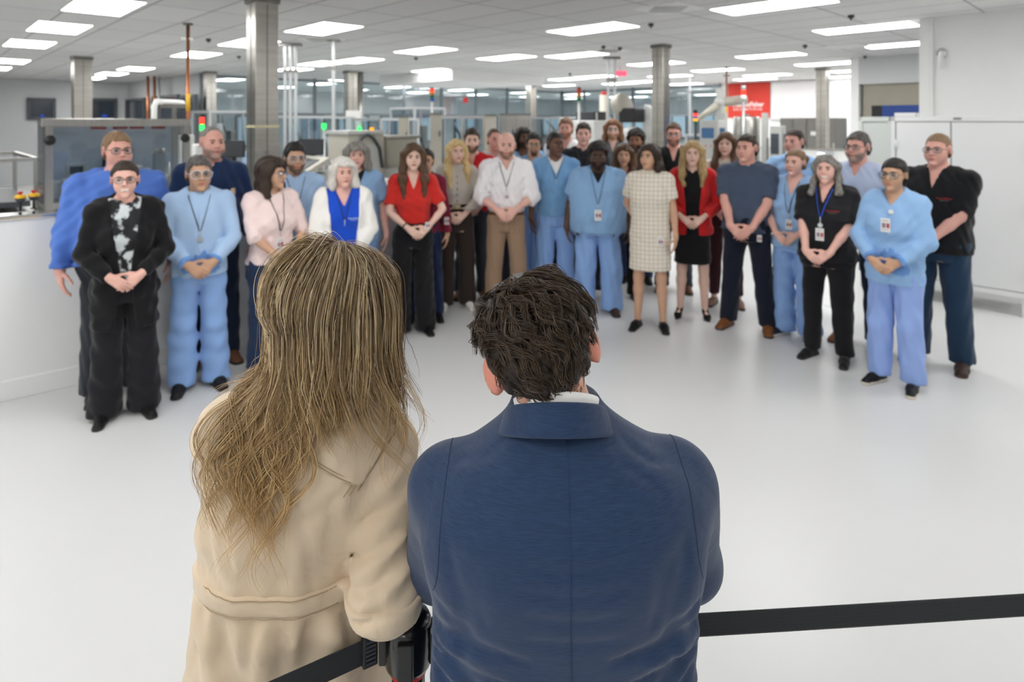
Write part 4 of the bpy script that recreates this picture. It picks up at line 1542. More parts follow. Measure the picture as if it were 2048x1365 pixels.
# 22, 23
f = F(H=1.645, sex='f', skin='tan', hairc='brown', arms='down', turn=.05)
f.body(); f.trousers('trousers', '151517', w=(.09, .07, .072)); f.top('blouse', '6a2433', sleeve=1.95, hem=.95, neck=('v', .1, .35)); f.shoes('151517')
f.hair('long', 'brown', vol=.016, length=.2, seed=11); f.place(1247, 6.7, 0, 'brown haired woman in a maroon blouse between the big man and the dress')
f = F(H=1.79, skin='brown', hairc='black', arms='down', turn=-.1)
f.body(); f.trousers('trousers', '30456e'); f.top('shirt', '8a6a4c', sleeve=1.95, hem=.9); f.shoes('1a1c22')
f.hair('curly', 'black', vol=.026); f.beard('black', .008); f.place(1272, 7.4, -.05, 'bearded man with curly black hair behind the woman in the dress')

# 24 woman in the checked dress
f = F(H=1.69, sex='f', skin='tan', hairc='dark', arms=('behind', 'down'), turn=-.45)
f.body()
M_DRESS = weave('checked dress cloth', 'e6dfd0', 'a89b86', 26, 26, .09)
t, o = f.top('dress', '', sleeve=.62, hem=.56, ease=.014, boxy=.65, neck=('round', -.012), flare=.012, m=M_DRESS, wob=.003)
for sd in (-1, 1):
    f.shell(t, 'pocket', M_DRESS, lambda x, y, z: np.maximum(np.maximum(np.abs(x - sd * .085) - .06, np.abs(z - .93) - .008), y), .005, o)
f.badge(.1, .82, o, .075)
f.shoes('121214', kind='loafer'); f.hair('mid', 'dark', vol=.012, length=.1, seed=4)
f.place(1300, 5.72, -.08, 'woman in a cream checked short sleeved dress and black loafers')

# 25 black polo behind
f = F(H=1.875, skin='ruddy', hairc='brown', arms='down', girth=1.15)
f.body(); f.trousers('trousers', '3a3f44'); t, o = f.top('polo shirt', '16171a', sleeve=.8, hem=.9, neck=('v', .1, .3)); f.collar('16171a', parent=o)
f.shoes('5a3a2a'); f.hair('short', 'brown', vol=.01); f.beard('brown', .005, mix=.4); f.glasses('201e1e')
f.place(1347, 7.0, 0, 'tall bearded man with glasses in a black polo between the dress and the red blazer')

# 26 woman in the red blazer
f = F(H=1.7, sex='f', skin='fair', hairc='dirty', brow='brown', arms='clasp', hz=.96)
f.body()
t0, o = f.top('dress', BLK, sleeve=0, hem=.54, ease=.008, boxy=.0, neck=('round', .012), wob=.002)
c, o2 = f.top('blazer', 'cb2628', sleeve=1.72, hem=.83, ease=.022, armease=.014, open_=(.95, .1, .052, .06), neck=('round', .03), wob=.004, boxy=.2)
f.shell(c, 'lapel', cloth('cb2628'), lambda x, y, z: np.maximum(np.maximum(np.abs(x) - .052 - np.maximum(z - .95, 0) * .1 - .05 * np.clip((z - 1.0) / .35, 0, 1), y), 1.0 - z), .005, o2)
f.shoes('121214', kind='pump'); f.hair('long', 'dirty', vol=.016, length=.2, seed=7)
f.place(1385, 6.05, 0, 'blonde woman in a red blazer over a black dress and black heels')

# 27 woman with long brown hair
f = F(H=1.775, sex='f', skin='fair', hairc='brown', arms='clasp', turn=-.1)
f.body(); f.trousers('trousers', '3c1d22', w=(.078, .056, .046), hem=.1); f.top('sweater', 'e6dfd3', sleeve=1.95, hem=.92); f.shoes('8a6a5c', kind='loafer')
f.hair('long', 'brown', vol=.012, length=.27, seed=12); f.place(1452, 6.45, -.05, 'woman with very long brown hair in a cream top, left of the slate shirted man')

# 28 man in slate tee
f = F(H=1.775, skin='ruddy', hairc='dark', arms='clasp', girth=1.14, belly=.03, turn=-.25, stance=.17, hz=.9, jaw=1.08)
f.body(); f.trousers('trousers', '171c2b', w=(.092, .07, .066), hem=.05)
f.top('tee shirt', '465266', sleeve=.8, hem=.88, ease=.012, neck=('round', .004), flare=.012)
f.shoes('7a4b2a', '3a2a20'); f.hair('short', 'dark', vol=.008); f.badge(.13, .86, f.root, .06)
f.place(1494, 5.7, -.2, 'man in a slate blue t-shirt and dark navy trousers with brown shoes')

# 29 man in scrubs behind
f = F(H=1.815, skin='ruddy', hairc='dark', arms='down', turn=-.25)
f, t, o = scrubs(f, '93b9e2', under='1a1b20'); f.hair('crop', 'dark', vol=.008); f.lanyard('3a2528'); f.place(1588, 6.25, -.2, 'dark haired man in blue scrubs behind the woman with the bun')

# 30 woman with bun
f = F(H=1.65, sex='f', skin='pink', hairc='light', arms='clasp', girth=1.2, turn=.0, hz=.93)
f, t, o = scrubs(f, '9abde6', SCRUBP, w=(.094, .084, .09), hem=.84, sole='e6e6e6', shoe='222a38'); f.hair('bun', 'light', vol=.006)
f.tail([(0, .13, .06), (.02, .17, .03), (.02, .16, -.06)], [.03, .03, .012], 'ginger'); f.lanyard('3a2528', low=.3)
f.place(1591, 5.5, -.4, 'woman with a pale ponytail in blue scrubs left of the grey haired woman in black')

# 31 woman in black polo
f = F(H=1.635, sex='f', skin='pink', hairc='grey', arms='clasp', girth=1.28, belly=.03, smile=1, turn=.1, hz=.9, stance=.13)
f.body(); f.trousers('trousers', '17171a', w=(.084, .064, .056), hem=.06)
t, o = f.top('polo shirt', '15161a', sleeve=.85, hem=.86, ease=.014, neck=('v', .1, .32), flare=.018); f.collar('15161a', parent=o)
f.logo(.085, 1.2, o); f.shoes('17171a'); f.hair('long', 'grey', vol=.004, length=.1, seed=14, front=.06, lw=.62); f.glasses('d9dde2', up=True, goggles=True)
f.lanyard('2f5bd0', low=.24, reel=True, bh=.095, w=.009)
f.place(1654, 4.97, -.3, 'smiling grey haired woman in a black polo with a blue lanyard')

# 32 man in checked shirt
f = F(H=1.8, skin='ruddy', hairc='salt', arms='down', turn=-.15, jaw=1.05)
f.body(); f.trousers('trousers', '20273a')
MC = weave('fine checked shirt cloth', 'e4ebf7', '8fa6d6', 90, 90, .3)
t, o = f.top('shirt', '', sleeve=1.95, hem=.9, ease=.014, neck=('v', .07, .4), m=MC); f.collar(MC, parent=o)
f.shell(t, 'placket', MC, lambda x, y, z: np.maximum(np.abs(x) - .016, y + 0 * z), .003, o)
f.shoes('7a4a2c', '3a2a20'); f.hair('short', 'salt', vol=.012); f.beard('grey', .005, mix=.35); f.glasses('2c2f4a')
f.place(1716, 5.35, -.3, 'bearded man with glasses in a pale checked shirt behind the woman in black')

# 33 woman in scrubs with glasses
f = F(H=1.63, sex='f', skin='olive', hairc='black', arms='clasp', turn=.0, hz=.94)
f, t, o = scrubs(f, '92b8e2', '93aee6', kind='long', hem=.8, neck=('v', .05, .6), boxy=.8, ease=.022, w=(.094, .082, .078), shoe='1b1b1e', sole='d8d0c2', phem=.06)
f.hair('bun', 'black', vol=.008, front=.058); f.glasses('3a2a26', goggles=True); f.badge(-.0, 1.17, o, .095)
MB().ball((.02, f.fy(.02, 1.26, .008), 1.26), (.018, .006, .018), 10).build('badge reel', M_WHITEP, o)
f.tail([(0, .1, .04), (0, .13, -.05), (.02, .13, -.14)], [.03, .03, .02], 'black')
f.place(1789, 4.47, -.35, 'dark haired woman in blue scrubs and black rimmed safety glasses at the right')

# 34 man in black polo
f = F(H=1.8, skin='ruddy', hairc='light', arms='clasp', girth=1.22, belly=.03, turn=-.05, hz=.93, stance=.15, jaw=1.08, hoff=-.06)
f.body(); f.trousers('jeans', '22384f', w=(.09, .074, .07), hem=.05)
t, o = f.top('polo shirt', '141518', sleeve=.85, hem=.86, ease=.014, neck=('v', .1, .3), flare=.02); f.collar('141518', parent=o)
f.logo(.09, 1.31, o); f.shoes('3a2d28', '4a3020'); f.hair('crop', 'light', vol=.004); f.glasses('2c2c30')
f.place(1876, 4.87, -.3, 'man with glasses in a black polo and jeans at the far right of the group')

# ================================================================ columns, pipes and the machines behind the half walls
def local(px, Z): return np.array((wx(px, Z), Z))


def column(px, Z, w, label, duct=False):
    """px: picture column of the near corner"""
    c = local(px, Z) - U * w / 2 + V * w / 2
    e = empty('steel_column', (*c, 0), YAW, label, 'column', 'steel clad columns')
    MB().box((0, 0, CEIL / 2), (w, w, CEIL)).build('cladding', M_CLAD, e, bevel=.008)
    MB().box((0, 0, .06), (w + .03, w + .03, .12)).build('base_trim', M_STEELD, e)
    MB().box((0, 0, CEIL - .03), (w + .03, w + .03, .06)).build('ceiling_collar', M_STEELD, e)
    for d in ((w / 2 + .001, 0, .004, .012), (0, -w / 2 - .001, .012, .004)):
        MB().box((d[0], d[1], CEIL / 2), (d[2], d[3], CEIL - .15)).build('seam', M_STEELD, e)
    return e


e = column(511, 6.2, .235, 'large steel clad column rising out of frame, left of centre')
for z in (1.845,): MB().box((0, 0, z), (.242, .242, .025)).build('tape_band', mat('pale tape', 'd9d3a8', .5), e)
column(148, 12.0, .30, 'steel column at far left above the glazed machine')
column(1326, 10.1, .215, 'steel column behind the dark haired woman in the dress')
column(1652, 14.6, .23, 'steel column at right beside the white wall panel')
column(413, 15.7, .24, 'narrow steel column at the start of the glass wall')
column(697, 15.5, .25, 'steel column with a notice, beside the round duct')
column(1062, 21.0, .26, 'distant slim steel column in front of the far glass')

# round duct
e = empty('duct', (wx(716, 16.0), 16.0, 0), 0, 'round metal duct rising to the ceiling beside the column with a notice', 'duct')
MB().cyl((0, 0, .3), .14, CEIL - .3, 24).build('pipe', M_STEEL, e)
for z in (1.0, 1.9, 2.7): MB().cyl((0, 0, z), .15, .03, 24).build('joint_band', M_STEELD, e)
MB().cyl((0, 0, 0), .2, .3, 24).build('base', M_GREYP, e)
tag(MB().box((0, 0, 0), (.012, .42, .55)).build('notice', mat('paper', 'e9e9e6', .6), loc=(*(local(697, 15.5) + U * .02 + V * .125), wz(243, 15.5)), rz=YAW), 'white paper notice on the column beside the duct', 'notice')


def copper(px, pyt, label, lab):
    Z = (CEIL - EYE) * FPX / (HORIZON - pyt)
    e = empty('copper_pipe', (wx(px, Z), Z, 0), 0, label, 'pipe', 'copper drop pipes')
    MB().cyl((0, 0, 0), .021, CEIL, 12).build('pipe', M_COPPER, e)
    MB().cyl((0, 0, wz(lab[1], Z)), .025, wz(lab[0], Z) - wz(lab[1], Z), 12).build('yellow_label', M_YELLOW, e)
    MB().cyl((0, 0, CEIL - .02), .06, .02, 14).build('ceiling_flange', M_STEELD, e)
    MB().box((0, 0, CEIL - .2), (.16, .02, .03)).build('hanger', M_STEELD, e)


copper(376, 47, 'copper pipe with yellow label dropping from the ceiling at left', (188, 222))
copper(1453, 134, 'copper pipe dropping in front of the red wall panel', (212, 236))
for px, py in ((296, 165), (309, 165), (318, 165)):
    Z = 17.5
    tag(MB().cyl((0, 0, 0), .035, CEIL - .4, 10).build('wall_pipe', M_ALU if px == 318 else M_COPPER, loc=(wx(px, Z), Z, .4)), {296: 'leftmost of three thin pipes at the back left wall, copper', 309: 'middle one of three thin pipes at the back left wall, copper', 318: 'rightmost of three thin pipes at the back left wall, grey'}[px], 'pipe', 'service pipes at the back left wall')


def pole(px, pyt, label, n=1, gap=.1, top=True, zb=0.0):
    Z = (CEIL - EYE) * FPX / (HORIZON - pyt)
    e = empty('service_pole', (wx(px, Z), Z, 0), 0, label, 'pole')
    for i in range(n):
        x = (i - (n - 1) / 2) * gap
        MB().box((x, 0, (CEIL + zb) / 2), (.045, .045, CEIL - zb)).build('upright', M_ALU, e, bevel=.004)
    MB().box((0, 0, CEIL - .02), (gap * n + .08, .14, .04)).build('ceiling_plate', M_STEELD, e)
    for z in (CEIL - .45, 1.4): MB().box((0, 0, z), (gap * (n - 1) + .07, .07, .05)).build('bracket', M_STEELD, e)
    MB().box((0, 0, .02), (gap * n + .06, .16, .04)).build('foot_plate', M_STEELD, e)
    return e


pole(581, 87, 'three thin uprights under the ceiling, right of the large column', 3, .085)
pole(667, 78, 'single pale service pole left of the grey haired woman in scrubs', 1)
pole(1223, 114, 'pair of pale uprights above the long haired man at the back', 2, .125)
pole(1380, 152, 'slim pole behind the glass right of the near steel column', 1)


# ---- signal towers
def tower(px, py0, py1, Z, cols, label, zb, pole_c=M_ALU, parent_z=None):
    x = wx(px, Z); z0 = wz(py1, Z); z1 = wz(py0, Z)
    e = empty('signal_tower', (x, Z, zb), 0, label, 'signal light', 'signal towers on the machines')
    r = .033 * Z / 9
    MB().cyl((0, 0, 0), r * .55, z0 - zb, 12).build('stem', pole_c, e)
    h = (z1 - z0) / len(cols)
    for i, m in enumerate(reversed(cols)):
        MB().cyl((0, 0, z0 - zb + i * h), r, h * .94, 16).build('lamp_segment', m, e)
    MB().cyl((0, 0, z1 - zb), r * .9, .02, 16).build('cap', M_BLACK, e)
    return e


M_RD, M_GN, M_BL, M_AM = (mat('red lens', 'c8382c', .3), mat('green lens', '1f7a4a', .3), mat('blue lens', '2457b0', .3), mat('amber lens', 'd98b22', .3))


# ---- machines: frames in room direction
def machine(name, px, Z, label, cat='machine', group=None, rz=YAW):
    p = local(px, Z)
    return empty(name, (*p, 0), rz, label, cat, group)


def frame(e, x0, x1, y0, y1, z0, z1, t=.05, m=M_ALU, name='frame'):
    b = MB()
    for x in (x0, x1):
        for y in (y0, y1): b.box((x, y, (z0 + z1) / 2), (t, t, z1 - z0))
    for z in (z0 + t / 2, z1 - t / 2):
        for x in (x0, x1): b.box((x, (y0 + y1) / 2, z), (t * .98, y1 - y0, t))
        for y in (y0, y1): b.box(((x0 + x1) / 2, y, z), (x1 - x0, t * .98, t))
    return b.build(name, m, e)


# the glazed machine at left: front towards the group along V
P = local(90, 5.6)
tt, Q = on_line(374, P, V)
e = empty('glazed_machine', (*P, 0), YAW, 'stainless machine with a wide clear guard behind the blue shirted man', 'machine')
L, D = tt, .42
zb, zt = 1.1, wz(239, 5.6)
frame(e, -D, -.03, .03, L, zb, zt, .06, M_STEEL)
MB().box((-.0, L / 2, zt - .03), (.07, L + .06, .075)).build('top_rail', M_STEEL, e, bevel=.006)
MB().box((-D / 2, L / 2, zb / 2), (D, L, zb)).build('base_cabinet', M_STEELD, e, bevel=.01)
MB().box((.0, L / 2, (zb + zt) / 2), (.012, L - .12, zt - zb - .1)).build('guard_pane', M_POLY, e)
MB().box((-D / 2, -.0, (zb + zt) / 2), (D - .1, .012, zt - zb - .1)).build('side_pane', M_POLY, e)
for y in (.03, L - .03):
    k = MB(); k.ball((.05, y, wz(280, 5.7)), (.03, .045, .045), 12); k.build('knob', M_BLACK, e)
MB().box((-D, L / 2, (zb + zt) / 2), (.02, L, zt - zb)).build('back_panel', mat('bluish steel panel', 'c4cad4', .45, .2, var=.15), e)
rng = random.Random(4)
for i in range(7):
    y = .2 + i * (L - .4) / 6
    h = rng.uniform(.12, .5)
    MB().box((-.22, y, zb + h / 2), (.12, .09, h)).cyl((-.17, y + .06, zb), .03, h * .8, 12).cyl((-.2, y, zb + h), .045, .05, 14).build('actuator', [M_STEEL, M_ALU, M_WHITEP][i % 3], e)
MB().cyl((-.2, L * .55, zb + .32), .17, .03, 28).cyl((-.2, L * .55, zb), .05, .32, 16).build('turntable', M_WHITEP, e)
MB().tube([(-.25, L * .42, zb + .3), (-.2, L * .42, zb + .5), (-.18, L * .5, zb + .56), (-.2, L * .58, zb + .46)], .016, 8).build('hose', M_BLACK, e)
MB().box((-.12, .25, zb + .3), (.05, .16, .2)).build('control_box', M_GREYP, e)
MB().box((-.09, .25, zb + .34), (.01, .1, .07)).build('display', M_DKGREY, e)
for y in (L * .35, L * .5, L * .62, L * .78): MB().box((-.02, y, zt - .08), (.02, .12, .025)).build('red_marker', M_REDP, e)

# rack at the far left
e = empty('conveyor', (*local(8, 6.9), 0), YAW, 'steel roller conveyor with rails at the left edge behind the half wall', 'conveyor')
frame(e, -1.6, .3, -.35, .25, .0, 1.5, .04, M_STEEL)
for z in (1.05, 1.2, 1.35): MB().tube([(-1.6, -.36, z), (.3, -.36, z)], .018, 8).build('guide_rail', M_STEEL, e)
MB().box((-.65, -.05, 1.0), (1.9, .5, .06)).build('belt', M_DKGREY, e)
MB().box((-.65, -.05, .8), (1.8, .56, .22)).build('side_cover', M_GREYP, e)
for i in range(8): MB().cyl((-1.45 + i * .22, -.1, 1.03), .03, .09, 10).cyl((-1.45 + i * .22, -.1, 1.12), .015, .03, 8).build('bottle', mat('reddish vial', 'a08078', .4), e)

# emergency stop stations on the half wall cap
for px, Z, lb in ((43, 4.43, 'yellow and red emergency stop button nearest the left edge'), (70, 4.53, 'yellow and red stop button second from the left edge')):
    e = empty('stop_button', (*(local(px, Z) - U * .06), HH + .036), YAW, lb + ', on the half wall cap', 'button')
    MB().cyl((0, 0, 0), .03, .01, 14).cyl((0, 0, 0), .012, .075, 10).build('post', M_BLACK, e)
    MB().lathe((0, 0, .07), [(.0, 0), (.03, 0), (.045, .025), (.04, .035), (0, .04)], 18).build('cup', M_DKGREY, e)
    MB().lathe((0, 0, .108), [(.05, -.006), (.05, .012), (.035, .02), (.0, .02)], 18).build('yellow_ring', M_YELLOW, e)
    MB().lathe((0, 0, .126), [(.014, 0), (.014, .012), (.024, .016), (.02, .026), (0, .028)], 14).build('red_cap', M_REDP, e)

for o in [q for q in bpy.data.objects if q.name.startswith('stop_button')]: o.scale = (.72, .72, .9)

# white pipework machine behind
e = machine('filling_machine', 340, 9.0, 'grey machine under a white pipe arch left of the copper pipe')
MB().box((0, 0, .85), (.55, .5, 1.7)).build('body', M_GREYP, e, bevel=.02)
MB().box((0, 0, 1.92), (.4, .4, .45)).build('upper_housing', M_STEELD, e, bevel=.02)
for x in (-.1, .1): MB().box((x, -.21, 1.95), (.14, .02, .26)).build('window_pane', M_NIGHT, e)
for y in (-.21, .21): MB().box((.21, y * .5, 1.95), (.02, .14, .26)).build('window_pane', M_NIGHT, e)
MB().tube([(.3, -.28, 1.7), (.3, -.28, 2.1), (.27, -.24, 2.17), (-.27, .24, 2.17), (-.3, .28, 2.1), (-.3, .28, 1.7)], .04, 12).build('pipe_arch', M_WHITEP, e)
MB().cyl((.3, -.28, 1.72), .06, .1, 16).build('valve', M_CHROME, e)

e = machine('terminal', 398, 7.6, 'white instrument stand below the red and green signal light', 'terminal')
MB().box((0, 0, .02), (.4, .4, .04)).cyl((0, 0, 0), .04, 1.45, 14).build('stand', M_ALU, e)
MB().box((0, 0, 1.52), (.16, .12, .2)).build('housing', M_WHITEP, e, bevel=.02)
for x in (-.05, .05): MB().cyl((x, 0, 1.35), .03, .12, 12).build('bottle', M_WHITEP, e)
tower(404, 234, 262, 8.0, [M_LRED, M_LGRN], 'signal light with red over green beside the balding man in navy', 0)

# desk with monitors and a worker
e = machine('desk', 474, 8.3, 'pale workbench with a monitor left of the large column', 'desk')
MB().box((0, 0, 1.02), (1.1, .6, .04)).build('top', M_WHITEP, e)
for x in (-.5, .5):
    for y in (-.25, .25): MB().box((x, y, .5), (.05, .05, 1.0)).build('leg', M_ALU, e)


def monitor(px, py, Z, w, h, label, zb, rz=YAW + .6, scr=None):
    e = empty('monitor', (wx(px, Z), Z, zb), rz, label, 'monitor', None)
    zc = wz(py, Z) - zb
    MB().box((0, 0, zc), (w, .04, h)).build('casing', M_BLACK, e, bevel=.006)
    MB().box((0, -.0205, zc), (w - .03, .003, h - .03)).build('screen', scr or M_DKGREY, e)
    MB().box((0, .05, zc / 2), (.05, .03, zc)).build('stand', M_BLACK, e)
    MB().box((0, .03, .006), (.24, .18, .012)).build('foot', M_BLACK, e)


monitor(466, 298, 8.2, .3, .22, 'dark monitor on the workbench left of the large column', 1.04, .1)
monitor(622, 294, 8.6, .34, .22, 'dark monitor on the console right of the large column', 1.36, .05)
f = F(H=1.72, skin='fair', hairc='brown', arms=('clasp', 'clasp'), girth=.95)
f.body(); f.trousers('trousers', '3b4252'); f.top('shirt', '9fb6d8', sleeve=1.9, hem=.9); f.shoes('1c1c1e'); f.hair('short', 'brown')
f.place(512, 9.2, -.9, 'worker in a pale blue shirt mostly hidden behind the large column', None)

e = machine('console', 618, 8.4, 'grey sloped operator console behind the black haired man in scrubs', 'console')
MB().box((0, 0, .6), (.75, .55, 1.2)).build('cabinet', M_GREYP, e, bevel=.015)
b = MB(); b.box((0, -.1, 1.28), (.75, .5, .06), tilt=.5); b.build('sloped_panel', M_BEIGE, e, bevel=.01)
b = MB(); b.box((0, -.11, 1.315), (.5, .3, .012), tilt=.5); b.build('keypad', M_DKGREY, e)
MB().box((0, .16, 1.34), (.75, .25, .04)).build('shelf', M_GREYP, e)

e = machine('cabinet_machine', 712, 9.45, 'grey cabinet machine with a hose arch behind the grey haired woman')
MB().box((0, 0, .85), (.62, .6, 1.7)).build('cabinet', M_BEIGE, e, bevel=.015)
MB().box((.312, 0, 1.1), (.01, .45, .9)).build('door', M_GREYP, e, bevel=.004)
MB().tube([(.34, -.25, 1.2)] + [(.34, -.25 + .5 * (i / 10), 1.4 + .3 * math.sin(math.pi * i / 10)) for i in range(1, 10)] + [(.34, .25, 1.2)], .024, 10).build('hose', M_DKGREY, e)
MB().box((0, 0, 1.73), (.66, .64, .05)).build('lid', M_GREYP, e)
MB().cyl((.1, 0, 1.75), .03, .06, 12).build('green_lamp', M_LGRN, e)
MB().cyl((.2, .15, 1.75), .03, .05, 12).build('amber_lamp', M_LAMB, e)
tower(648, 246, 258, 12.0, [M_LGRN], 'small green signal light left of the pale service pole', 0)

# framed work cells between the machines
def cell(px, Z, w, d, z1, label, seed, panels=M_GREYP, zdeck=.95):
    e = machine('work_cell', px, Z, label, 'machine', None)
    frame(e, -w / 2, w / 2, -d / 2, d / 2, 0, z1, .045, M_ALU)
    MB().box((0, 0, zdeck), (w, d, .05)).build('deck', M_STEEL, e)
    MB().box((0, 0, zdeck / 2), (w - .06, d - .06, zdeck - .1)).build('cabinet', panels, e)
    MB().box((w / 2, 0, (zdeck + z1) / 2), (.01, d - .06, z1 - zdeck - .06)).build('side_pane', M_POLY, e)
    MB().box((0, -d / 2, (zdeck + z1) / 2), (w - .06, .01, z1 - zdeck - .06)).build('front_pane', M_POLY, e)
    r = random.Random(seed)
    for i in range(5):
        x, y, h = r.uniform(-w * .35, w * .35), r.uniform(-d * .35, d * .3), r.uniform(.15, (z1 - zdeck) * .8)
        MB().box((x, y, zdeck + h / 2 + .02), (r.uniform(.06, .16), r.uniform(.06, .14), h)).build('module', [M_STEEL, M_GREYP, M_DKGREY, M_WHITEP, M_BEIGE][i], e, bevel=.006)
    MB().tube([(-w * .3, 0, z1 - .1), (0, -.1, z1 - .25), (w * .25, .05, zdeck + .25)], .018, 8).build('cable', M_BLACK, e)
    MB().tube([(-w * .2, .1, zdeck + .03), (-w * .2, .1, zdeck + .4), (w * .1, -.05, zdeck + .55), (w * .25, -.1, zdeck + .3)], [.06, .05, .04, .03], 10).build('robot_arm', M_WHITEP, e)
    return e


cell(455, 12.5, 1.0, 1.0, 2.1, 'glazed work cell seen left of the large column', 1)
cell(600, 13.0, 1.1, .9, 2.0, 'glazed work cell behind the three uprights', 2)
cell(770, 11.9, 1.0, .8, 1.95, 'aluminium framed cell behind the woman in the red shirt', 3, M_BEIGE)
cell(655, 14.5, 1.0, .8, 2.0, 'distant work cell left of the round duct', 4)
cell(835, 14.0, .9, .8, 2.2, 'distant glazed cell left of the blue tipped signal light', 5)
cell(925, 10.2, .75, .6, 1.98, 'pale machine with clear guards behind the dark haired man in red', 6, M_WHITEP)
cell(1110, 16.0, 1.0, .8, 2.0, 'distant work cell behind the tall man in scrubs', 7)
cell(1420, 14.3, .8, .7, 1.6, 'dark instrument cell behind the woman in the red blazer', 9, M_STEELD)

e = machine('hopper', 780, 10.0, 'beige sloping hopper behind the woman in the red shirt', 'hopper')
b = MB()
b.add([(-.35, -.3, 1.62), (.35, -.3, 1.62), (.35, .3, 1.62), (-.35, .3, 1.62), (-.14, -.12, 1.15), (.14, -.12, 1.15), (.14, .12, 1.15), (-.14, .12, 1.15)],
      [(0, 1, 2, 3), (7, 6, 5, 4), (0, 4, 5, 1), (1, 5, 6, 2), (2, 6, 7, 3), (3, 7, 4, 0)])
b.build('bin', M_BEIGE, e, bevel=.01)
MB().box((0, 0, .58), (.5, .5, 1.16)).build('base', M_GREYP, e, bevel=.01)
MB().box((0, 0, 1.65), (.76, .66, .04)).build('rim', M_STEEL, e)

for px, Z, w, y0, lb in ((872, 9.2, .15, 229, 'tall grey steel panel cabinet under the blue tipped signal light'), (979, 9.6, .16, 232, 'narrow pale cabinet above the balding man'),
                         (1028, 10.2, .42, 230, 'stainless double door cabinet behind the bald man'), (808, 10.5, .14, 236, 'narrow beige cabinet right of the framed cell')):
    z1 = wz(y0, Z)
    e = machine('cabinet', px, Z, lb, 'cabinet', None, rz=.12)
    d = .4
    MB().box((0, 0, z1 / 2), (w * 1.15, d, z1)).build('body', M_BEIGE if w < .3 else M_STEEL, e, bevel=.008)
    n = 2 if w > .3 else 1
    for i in range(n):
        dw = w * 1.15 / n
        dr = MB().box((-w * .575 + dw * (i + .5), -d / 2 - .006, z1 / 2 + .02), (dw - .012, .014, z1 - .12)).build('door', M_BEIGE if w < .3 else M_STEEL, e, bevel=.003)
        MB().box((-w * .575 + dw * (i + .5) + dw * .3 * (1 if i == 0 else -1), -d / 2 - .025, z1 * .86), (.016, .025, .08)).build('handle', M_DKGREY, dr)
    MB().box((0, 0, z1 + .008), (w * 1.18, d + .02, .016)).build('top_cap', M_STEELD, e)
tower(864, 178, 202, 9.1, [M_LRED, M_AM, M_GN, M_BL], 'signal light with a lit red dome and blue base left of centre', 0, M_WHITEP)

# white machine with dark top
e = machine('packing_machine', 1182, 11.5, 'white boxed machine behind the man in the charcoal shirt')
z1 = wz(241, 11.5)
MB().box((0, 0, z1 / 2), (.62, .6, z1)).build('housing', M_WHITEP, e, bevel=.02)
MB().box((0, 0, z1 + .08), (.42, .36, .16)).build('top_box', M_DKGREY, e, bevel=.01)
MB().box((.312, 0, z1 * .7), (.012, .4, .5)).build('access_door', M_GREYP, e, bevel=.006)
MB().box((-.05, -.306, z1 * .7), (.4, .012, .5)).build('access_door', M_GREYP, e, bevel=.006)
MB().cyl((.2, -.1, z1), .025, .14, 12).build('white_bottle', M_WHITEP, e)
tower(1158, 177, 203, 11.3, [M_RD, M_AM, M_GN], 'unlit red amber green signal light above the white boxed machine', 0, M_WHITEP)
e = machine('can', 1208, 12.4, 'beige upright canister with a red cap beside the pair of uprights', 'canister')
MB().cyl((0, 0, 0), .09, wz(190, 12.4), 18).build('shell', M_BEIGE, e)
MB().cyl((0, 0, wz(190, 12.4)), .06, .06, 14).build('cap', M_REDP, e)

# dark feeder with a pale drum and hood
e = machine('feeder', 1262, 11.2, 'dark feeder machine with a pale drum and hood left of the steel column')
MB().box((0, 0, .8), (.7, .6, 1.6)).build('base', M_GREYP, e, bevel=.02)
MB().box((.05, -.05, 2.0), (.34, .34, .26)).build('motor', M_BLACK, e, bevel=.03)
b = MB(); b.lathe((0, 0, 0), [(0, -.1), (.2, -.1), (.22, -.06), (.22, .06), (.2, .1), (0, .1)], 24)
Rd = np.array(Matrix.Rotation(1.2, 3, 'Y')); b.v = [tuple(Rd @ np.array(v) + arr(-.16, -.05, 2.18)) for v in b.v]
b.build('drum', M_BEIGE, e)
MB().lathe((.1, -.1, 1.6), [(.2, 0), (.2, .08), (.16, .16), (.08, .2), (0, .2)], 24).build('dome', M_WHITEP, e)
b = MB(); b.add([(.15, .1, 1.5), (.45, .1, 1.5), (.45, .4, 1.5), (.15, .4, 1.5), (.16, .16, 2.2), (.3, .16, 2.12), (.3, .36, 2.12), (.16, .36, 2.2)],
                [(3, 2, 1, 0), (4, 5, 6, 7), (0, 1, 5, 4), (1, 2, 6, 5), (2, 3, 7, 6), (3, 0, 4, 7)]); b.build('hood', M_WHITEP, e, bevel=.02)

# right hand cluster in front of the red panel
e = machine('touch_panel', 1425, 12.4, 'grey control terminal with blue lit screen under the swing arm', 'terminal')
MB().box((0, 0, .65), (.3, .3, 1.3)).build('pedestal', M_GREYP, e, bevel=.01)
MB().box((0, 0, 1.6), (.4, .3, .62)).build('housing', M_GREYP, e, bevel=.015)
MB().box((-.02, -.155, 1.66), (.26, .01, .2)).build('screen', glow('panel screen', '5b7ea8', .5), e)
MB().box((.205, .0, 1.66), (.01, .2, .2)).build('screen', glow('panel screen', '5b7ea8', .5), e)
for x in (-.06, .06): MB().cyl((x, -.16, 1.4), .02, .02, 10).build('push_button', M_REDP, e)
e = machine('swing_arm', 1441, 13.3, 'beige jointed swing arm on a post in front of the red wall panel', 'hoist')
MB().box((0, 0, 1.3), (.14, .14, 2.6)).build('post', M_GREYP, e, bevel=.008)
MB().box((0, 0, .02), (.36, .36, .04)).build('foot_plate', M_GREYP, e)
za = wz(203, 13.3)
c, s_ = math.cos(-YAW), math.sin(-YAW)
